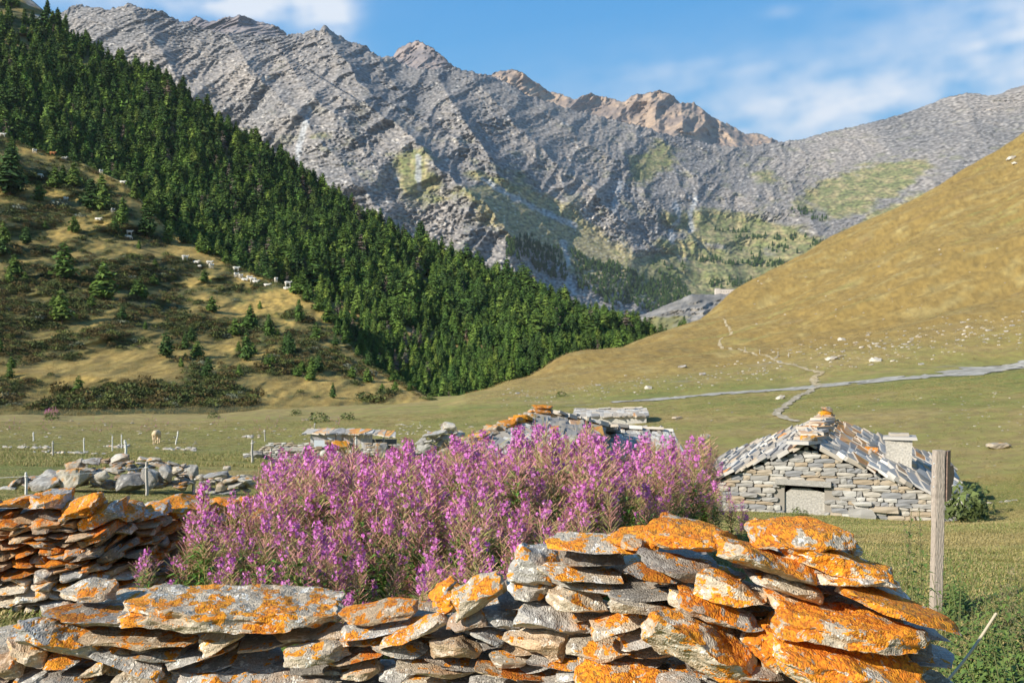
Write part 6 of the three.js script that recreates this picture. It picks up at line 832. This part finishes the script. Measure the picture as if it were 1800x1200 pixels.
for (const [px, py, pose, turn, label, mat] of [[4, 240, 0, 0.3, 'white cow cut by the left edge at the top of the pasture'], [60, 268, 0, 1.4, 'white cow standing head on near the top of the pasture'], [29, 275, 0, 1.8, 'white cow beside the tall conifer at the left edge'], [92, 273, 0, 0.2, 'only brown cow, near the top of the pasture', mCowBrown], [112, 279, 2, 0.1, 'white cow lying by the path below the wood'], [177, 305, 0, 1.5, 'white cow standing between the conifers and the path'], [69, 312, 1, 0.2, 'white cow walking on the open pasture left of the conifers'], [215, 321, 2, 0.1, 'white cow lying at the end of the path by the wood'], [115, 353, 0, 1.3, 'white cow standing below the slim conifers'], [198, 373, 0, 1.5, 'grey cow in the shade beside a conifer', mCowGrey], [172, 386, 2, 0.1, 'lone white cow lying in the middle of the pasture'], [227, 411, 0, 0.5, 'upper of two white cows on the steep pasture'], [225, 421, 1, 0.4, 'lower of two white cows on the steep pasture'], [325, 456, 0, 0.6, 'leftmost cow of the herd, standing'], [344, 462, 2, 0.0, 'upper white cow lying at the left of the herd'], [348, 469, 2, 3.1, 'lower white cow lying at the left of the herd'], [368, 465, 0, 0.3, 'upper of the close pair left of the herd'], [371, 471, 0, 1.2, 'lower of the close pair left of the herd'], [415, 476, 0, 0.4, 'topmost white cow over the tight herd'], [415, 487, 0, 1.2, 'first cow at the left of the tight herd'], [423, 490, 0, 1.4, 'second cow of the tight herd'], [430, 493, 2, 0.2, 'third cow of the tight herd, lying'], [438, 492, 0, 0.9, 'fourth cow of the tight herd, standing'], [444, 495, 1, 0.3, 'fifth cow of the tight herd, grazing'], [449, 496, 2, 0.1, 'last cow at the right of the tight herd'], [469, 502, 2, 0.1, 'white cow lying right of the tight herd'], [485, 496, 0, 1.5, 'white cow standing alone right of the herd'], [506, 502, 0, 0.4, 'upper white cow at the pasture corner'], [504, 508, 2, 0.2, 'lower white cow at the pasture corner']]) cow(spur.at(px, py), pose, turn, label, mat, 1.12);
{ const p = onGround(275, 779, 60); cow(p, 1, 1.75, 'cream cow seen from behind grazing on the left meadow', mCowTan, 1.05); }
console.log('cows');

// ---------------------------------------------------------------- nettles and other tall weeds on the right, dry stalk
function weedGeo(n, h, leafL, tone, seedy) {
  const S = { p: [], c: [] }, Lf = { p: [], c: [] }, Sd = { p: [], c: [] };
  for (let b = 0; b < n; b++) {
    const lean = rr(0, 0.3), a0 = rnd() * 6.28, o0 = V(rr(-0.09, 0.09), 0, rr(-0.09, 0.09)), H = h * rr(0.65, 1), at = (t) => V(o0.x + Math.cos(a0) * lean * H * t * t, H * t, o0.z + Math.sin(a0) * lean * H * t * t);
    for (let k = 0; k < 5; k++) tubeTri(S.p, S.c, at(k / 5), at((k + 1) / 5), 0.0045 * (1 - 0.13 * k), 0.0045 * (1 - 0.13 * (k + 1)), 4, [0.16, 0.17, 0.06]);
    const np = 15; for (let k = 1; k < np; k++) for (const s of [0, Math.PI]) { const t = k / np, o = at(t), a = k * 1.571 + s + rr(-0.35, 0.35), l = leafL * rr(0.7, 1.1) * (1.15 - 0.75 * t), w = l * 0.2, d = V(Math.cos(a), rr(0.0, 0.5), Math.sin(a)).normalize(), sv = V(-Math.sin(a), 0, Math.cos(a)), st = o.clone().addScaledVector(d, l * 0.15), m = o.clone().addScaledVector(d, l * 0.5), e = o.clone().addScaledVector(d, l); e.y -= l * rr(0.2, 0.55); const A = m.clone().addScaledVector(sv, w), B = m.clone().addScaledVector(sv, -w); A.y += w * 0.3; B.y += w * 0.3; const c = mul3(mix3(tone, [0.22, 0.24, 0.05], rnd() * 0.5), rr(0.75, 1.2)); Lf.p.push(...[st, A, m, st, m, B, A, e, m, m, e, B].flatMap((q) => [q.x, q.y, q.z])); for (let q = 0; q < 12; q++) Lf.c.push(...c); }
    if (seedy) for (let k = 0; k < 150; k++) { const t = rr(0.58, 1.02), o = at(t), a = rnd() * 6.28, r = rr(0.0, 0.03) * (1.3 - t * 0.8), c = mul3([0.20, 0.165, 0.085], rr(0.5, 1.3)); for (let q = 0; q < 3; q++) { Sd.p.push(o.x + Math.cos(a) * r + rr(-0.007, 0.007), o.y + rr(-0.009, 0.009), o.z + Math.sin(a) * r + rr(-0.007, 0.007)); Sd.c.push(...c); } }
  }
  return { stems: geoFrom(S.p, null, S.c), leaves: geoFrom(Lf.p, null, Lf.c), seeds: seedy ? geoFrom(Sd.p, null, Sd.c) : null };
}
const nettles = [0, 1, 2].map((i) => weedGeo(3, 0.9, 0.13, [0.085, 0.155, 0.03], i < 2)), docks = [0, 1].map(() => weedGeo(4, 0.55, 0.15, [0.11, 0.19, 0.035], false));
function weed(px, d, h, k, label, name, group) { const x = (px - CX) / F * d, o = thing(name, label, 'weed', V(x, groundY(x, -d) - 0.02, -d), group); mesh('stems', k.stems, mStem, o).userData.kind = 'stuff'; mesh('leaves', k.leaves, mLeaf, o).userData.kind = 'stuff'; if (k.seeds) mesh('seed_heads', k.seeds, mLeaf, o).userData.kind = 'stuff'; o.scale.setScalar(h); o.rotation.y = rnd() * 6.28; }
for (const [px, d, h, k, label] of [[1610, 7.3, 0.72, 0, 'nettle with brown seed spike left of the signpost foot'], [1745, 5.2, 0.72, 1, 'tall seeding nettle behind the dry stalk'], [1795, 4.6, 0.62, 0, 'seeding nettle cut by the right picture edge'], [1700, 4.9, 0.52, 2, 'nettle left of the dry stalk'], [1676, 5.6, 0.42, 2, 'leafy nettle below the signpost'], [1650, 4.5, 0.42, 2, 'low nettle at the right end of the front wall'], [1768, 4.2, 0.36, 1, 'low seeding nettle at the bottom right'], [1720, 4.2, 0.34, 2, 'low nettle at the bottom edge right of the wall'], [1612, 6.6, 0.4, 2, 'leafy nettle just right of the wall end'], [1682, 6.9, 0.55, 2, 'leafy nettle right of the signpost foot']]) weed(px, d, h * 1.45, nettles[k], label, 'nettle');
for (let i = 0; i < 30; i++) weed(rr(1640, 1830), rr(3.9, 5.8), rr(0.5, 0.95), rnd() < 0.5 ? pick(docks) : nettles[2], 'leafy green weed in the nettle patch at the lower right corner', 'leafy_weed', 'weeds in the right corner');
for (let i = 0; i < 12; i++) weed(rr(1662, 1690), rr(7.4, 8.4), rr(0.3, 0.55), pick(docks), 'leafy green weed around the foot of the signpost', 'leafy_weed', 'weeds at the signpost');
for (const [px, d, h, label] of [[1688, 33.8, 1.9, 'tall weeds at the right corner of the right hut'], [1696, 33, 1.5, 'lower weeds in front of the right hut corner'], [1715, 33.5, 1.2, 'weeds just right of the right hut'], [1705, 36, 2.0, 'weeds behind the right hut corner'], [1400, 35.4, 0.5, 'small weed before the hut door'], [1415, 35.5, 0.35, 'tiny weed before the hut door']]) { const x = (px - CX) / F * d, o = thing('hut_weeds', label, 'weed', V(x, groundY(x, -d), -d)); mesh('foliage', bushGeo(170, [0.10, 0.13, 0.035], 1), mNeedle, o).userData.kind = 'stuff'; o.scale.set(h * 0.45, h * 0.65, h * 0.45); }
for (const [px, py, w, label] of [[987, 697, 22, 'round dark green bush on the meadow under the hill'], [90, 738, 30, 'leafy bush with pink flowers on the left meadow'], [375, 735, 24, 'low green bush at the foot of the spur'], [560, 742, 40, 'low bushes beyond the ruined shed'], [610, 738, 30, 'low bush right beyond the ruined shed'], [520, 730, 24, 'small bush at the edge of the left meadow']]) { const p = onGround(px, py, 60), s = w / F * -p.z / 2, o = thing('meadow_bush', label, 'bush', p); mesh('foliage', bushGeo(200, [0.10, 0.13, 0.035], 0.9), mNeedle, o).userData.kind = 'stuff'; o.scale.set(s, s, s); }
{ const a = P(1752, 1078, 3.9), b = P(1655, 1210, 3.75), t = mesh(numbered('dry_stalk'), new THREE.TubeGeometry(new THREE.CatmullRomCurve3([b, a.clone().lerp(b, 0.5).add(V(0.006, -0.006, 0)), a]), 14, 0.0055, 6), new THREE.MeshStandardMaterial({ color: rgb(0.56, 0.47, 0.33), roughness: 0.8 }), scene); tag(t, 'bare straw coloured stalk leaning across the nettles at the lower right', 'stalk'); }

// ---------------------------------------------------------------- grass
function tuftGeo(n, tone, h, spread) {
  const pos = [], col = []; for (let i = 0; i < n; i++) { const a = rnd() * 6.283, x = rr(-spread, spread), z = rr(-spread, spread), l = h * rr(0.5, 1.2), w = 0.0035 + 0.008 * h, bx = Math.cos(a) * l * rr(0.1, 0.7), bz = Math.sin(a) * l * rr(0.1, 0.7), sx = -Math.sin(a) * w, sz = Math.cos(a) * w, c = mul3(rnd() < 0.3 ? [0.44, 0.34, 0.14] : tone, rr(0.75, 1.3)); const m = [x + bx * 0.4, l * 0.6, z + bz * 0.4], e = [x + bx, l, z + bz]; pos.push(x - sx, -0.01, z - sz, x + sx, -0.01, z + sz, ...m, m[0] - sx * 0.8, m[1], m[2] - sz * 0.8, m[0] + sx * 0.8, m[1], m[2] + sz * 0.8, ...e, x - sx, -0.01, z - sz, m[0] + sx * 0.8, m[1], m[2] + sz * 0.8, m[0] - sx * 0.8, m[1], m[2] - sz * 0.8); for (let q = 0; q < 9; q++) col.push(...c); }
  return geoFrom(pos, null, col);
}
{
  const kinds = [tuftGeo(22, [0.20, 0.225, 0.05], 0.085, 0.12), tuftGeo(22, [0.29, 0.27, 0.075], 0.09, 0.12), tuftGeo(18, [0.16, 0.21, 0.04], 0.12, 0.10), tuftGeo(22, [0.38, 0.31, 0.11], 0.09, 0.12)], L = [[], [], [], []];
  const sow = (px, d, s) => { if (onTrack((px - CX) / F * d, -d)) return; const x = (px - CX) / F * d, z = -d, g = fbm(x * 0.25, 2, z * 0.25, 3) + 0.5 * fbm(x * 0.05, 5, z * 0.05, 2), k = g > 0.2 ? 3 : g > 0 ? 1 : rnd() < 0.3 ? 2 : 0; L[k].push([V(x, groundY(x, z), z), V(s, s * rr(0.25, 0.8) * (d > 40 ? 0.45 : 0.55), s), rnd() * 6.28]); };
  for (let i = 0; i < 16000; i++) sow(rr(1200, 1850), Math.sqrt(rr(25, 20 * 20)), rr(0.5, 1.1));
  for (let i = 0; i < 30000; i++) sow(rr(1180, 1850), Math.sqrt(rr(20 * 20, 48 * 48)), rr(0.7, 1.4));
  for (let i = 0; i < 16000; i++) sow(rr(-40, 520), Math.sqrt(rr(14 * 14, 46 * 46)), rr(0.7, 1.5));
  for (let i = 0; i < 3000; i++) sow(rr(-40, 520), rr(4.4, 8), rr(0.5, 1.2));
  for (let i = 0; i < 50000; i++) { const d = Math.sqrt(rr(46 * 46, 150 * 150)); sow(rr(-40, 1850), d, rr(1.2, 2.4) * (d > 90 ? 1.3 : 1)); }
  for (let i = 0; i < 5000; i++) { const px = rr(-20, 460); const d = rr(60, 88), x = (px - CX) / F * d; if (fbm(x * 0.08, 2, d * 0.2, 2) > -0.1) L[2].push([V(x, groundY(x, -d), -d), V(2.2, rr(0.8, 2.0), 2.2), rnd() * 6.28]); }
  const g = stuffGroup('grass', 'short grazed green and straw coloured grass of the meadow', 'grass'); kinds.forEach((k, i) => instanced(g, 'tufts', k, mLeaf, L[i]));
  const tus = tuftGeo(26, [0.31, 0.225, 0.07], 0.5, 0.5), T = []; for (let i = 0; i < 26000; i++) { const px = rr(-60, 765), py = rr(240, 735); if (py < spurLine(px) + 3) continue; T.push([spur.at(px, py), V(rr(0.8, 1.6), rr(0.5, 1.1), rr(0.8, 1.6)), rnd() * 6.28]); } const g2 = stuffGroup('dry_grass', 'long dry golden grass on the left slope', 'grass'); instanced(g2, 'tussocks', tus, mLeaf, T);
  const hk = [tuftGeo(20, [0.40, 0.29, 0.095], 0.42, 0.55), tuftGeo(20, [0.30, 0.205, 0.065], 0.4, 0.5), tuftGeo(20, [0.27, 0.26, 0.075], 0.36, 0.5)], HL = [[], [], []];
  for (let i = 0; i < 42000; i++) { const px = rr(820, 1850), d = Math.sqrt(rr(160 * 160, 470 * 470)), x = (px - CX) / F * d; if (baseY(px, d) < EYE - 6) continue; const q = fbm(x * 0.03, 2, d * 0.03, 3) + rr(-0.3, 0.3); HL[q > 0.25 ? 2 : q > -0.05 ? 1 : 0].push([V(x, groundY(x, -d) - 0.04, -d), V(rr(0.8, 1.8), rr(0.35, 0.9), rr(0.8, 1.8)), rnd() * 6.28]); }
  const g4 = stuffGroup('hill_grass', 'dry golden tussock grass of the right hill', 'grass'); hk.forEach((k, i) => instanced(g4, 'tussocks', k, mLeaf, HL[i]));
  const pinks = []; for (let i = 0; i < 260; i++) { const px = rr(0, 620), py = pick([742, 748, 752, 760]) + rr(-4, 4); if (fbm(px * 0.02, 3, 2, 2) < 0.05) continue; const p = onGround(px, py, 70); pinks.push([p, rr(0.5, 0.9), rnd() * 6.28]); } for (let i = 0; i < 30; i++) { const p = onGround(rr(78, 100), rr(730, 740), 70); pinks.push([p, rr(1, 1.7), rnd() * 6.28]); }
  const g3 = stuffGroup('distant_fireweed', 'patches of pink fireweed dotting the far left meadow', 'fireweed'); instanced(g3, 'flowers', weedKinds[6].flowers, mPetal, pinks); instanced(g3, 'seed_pods', weedKinds[6].pods, mStem, pinks); instanced(g3, 'leaves', weedKinds[6].leaves, mLeaf, pinks);
}
{ let u = 0, a = 0; const seenG = new Set(); scene.traverse((o) => { if (!o.isMesh) return; const g = o.geometry, n = (g.index ? g.index.count : g.attributes.position.count) / 3; if (!seenG.has(g)) { seenG.add(g); u += n; } if (!o.isInstancedMesh) a += n; }); console.log('triangles', u, a); }
renderer.render(scene, camera);
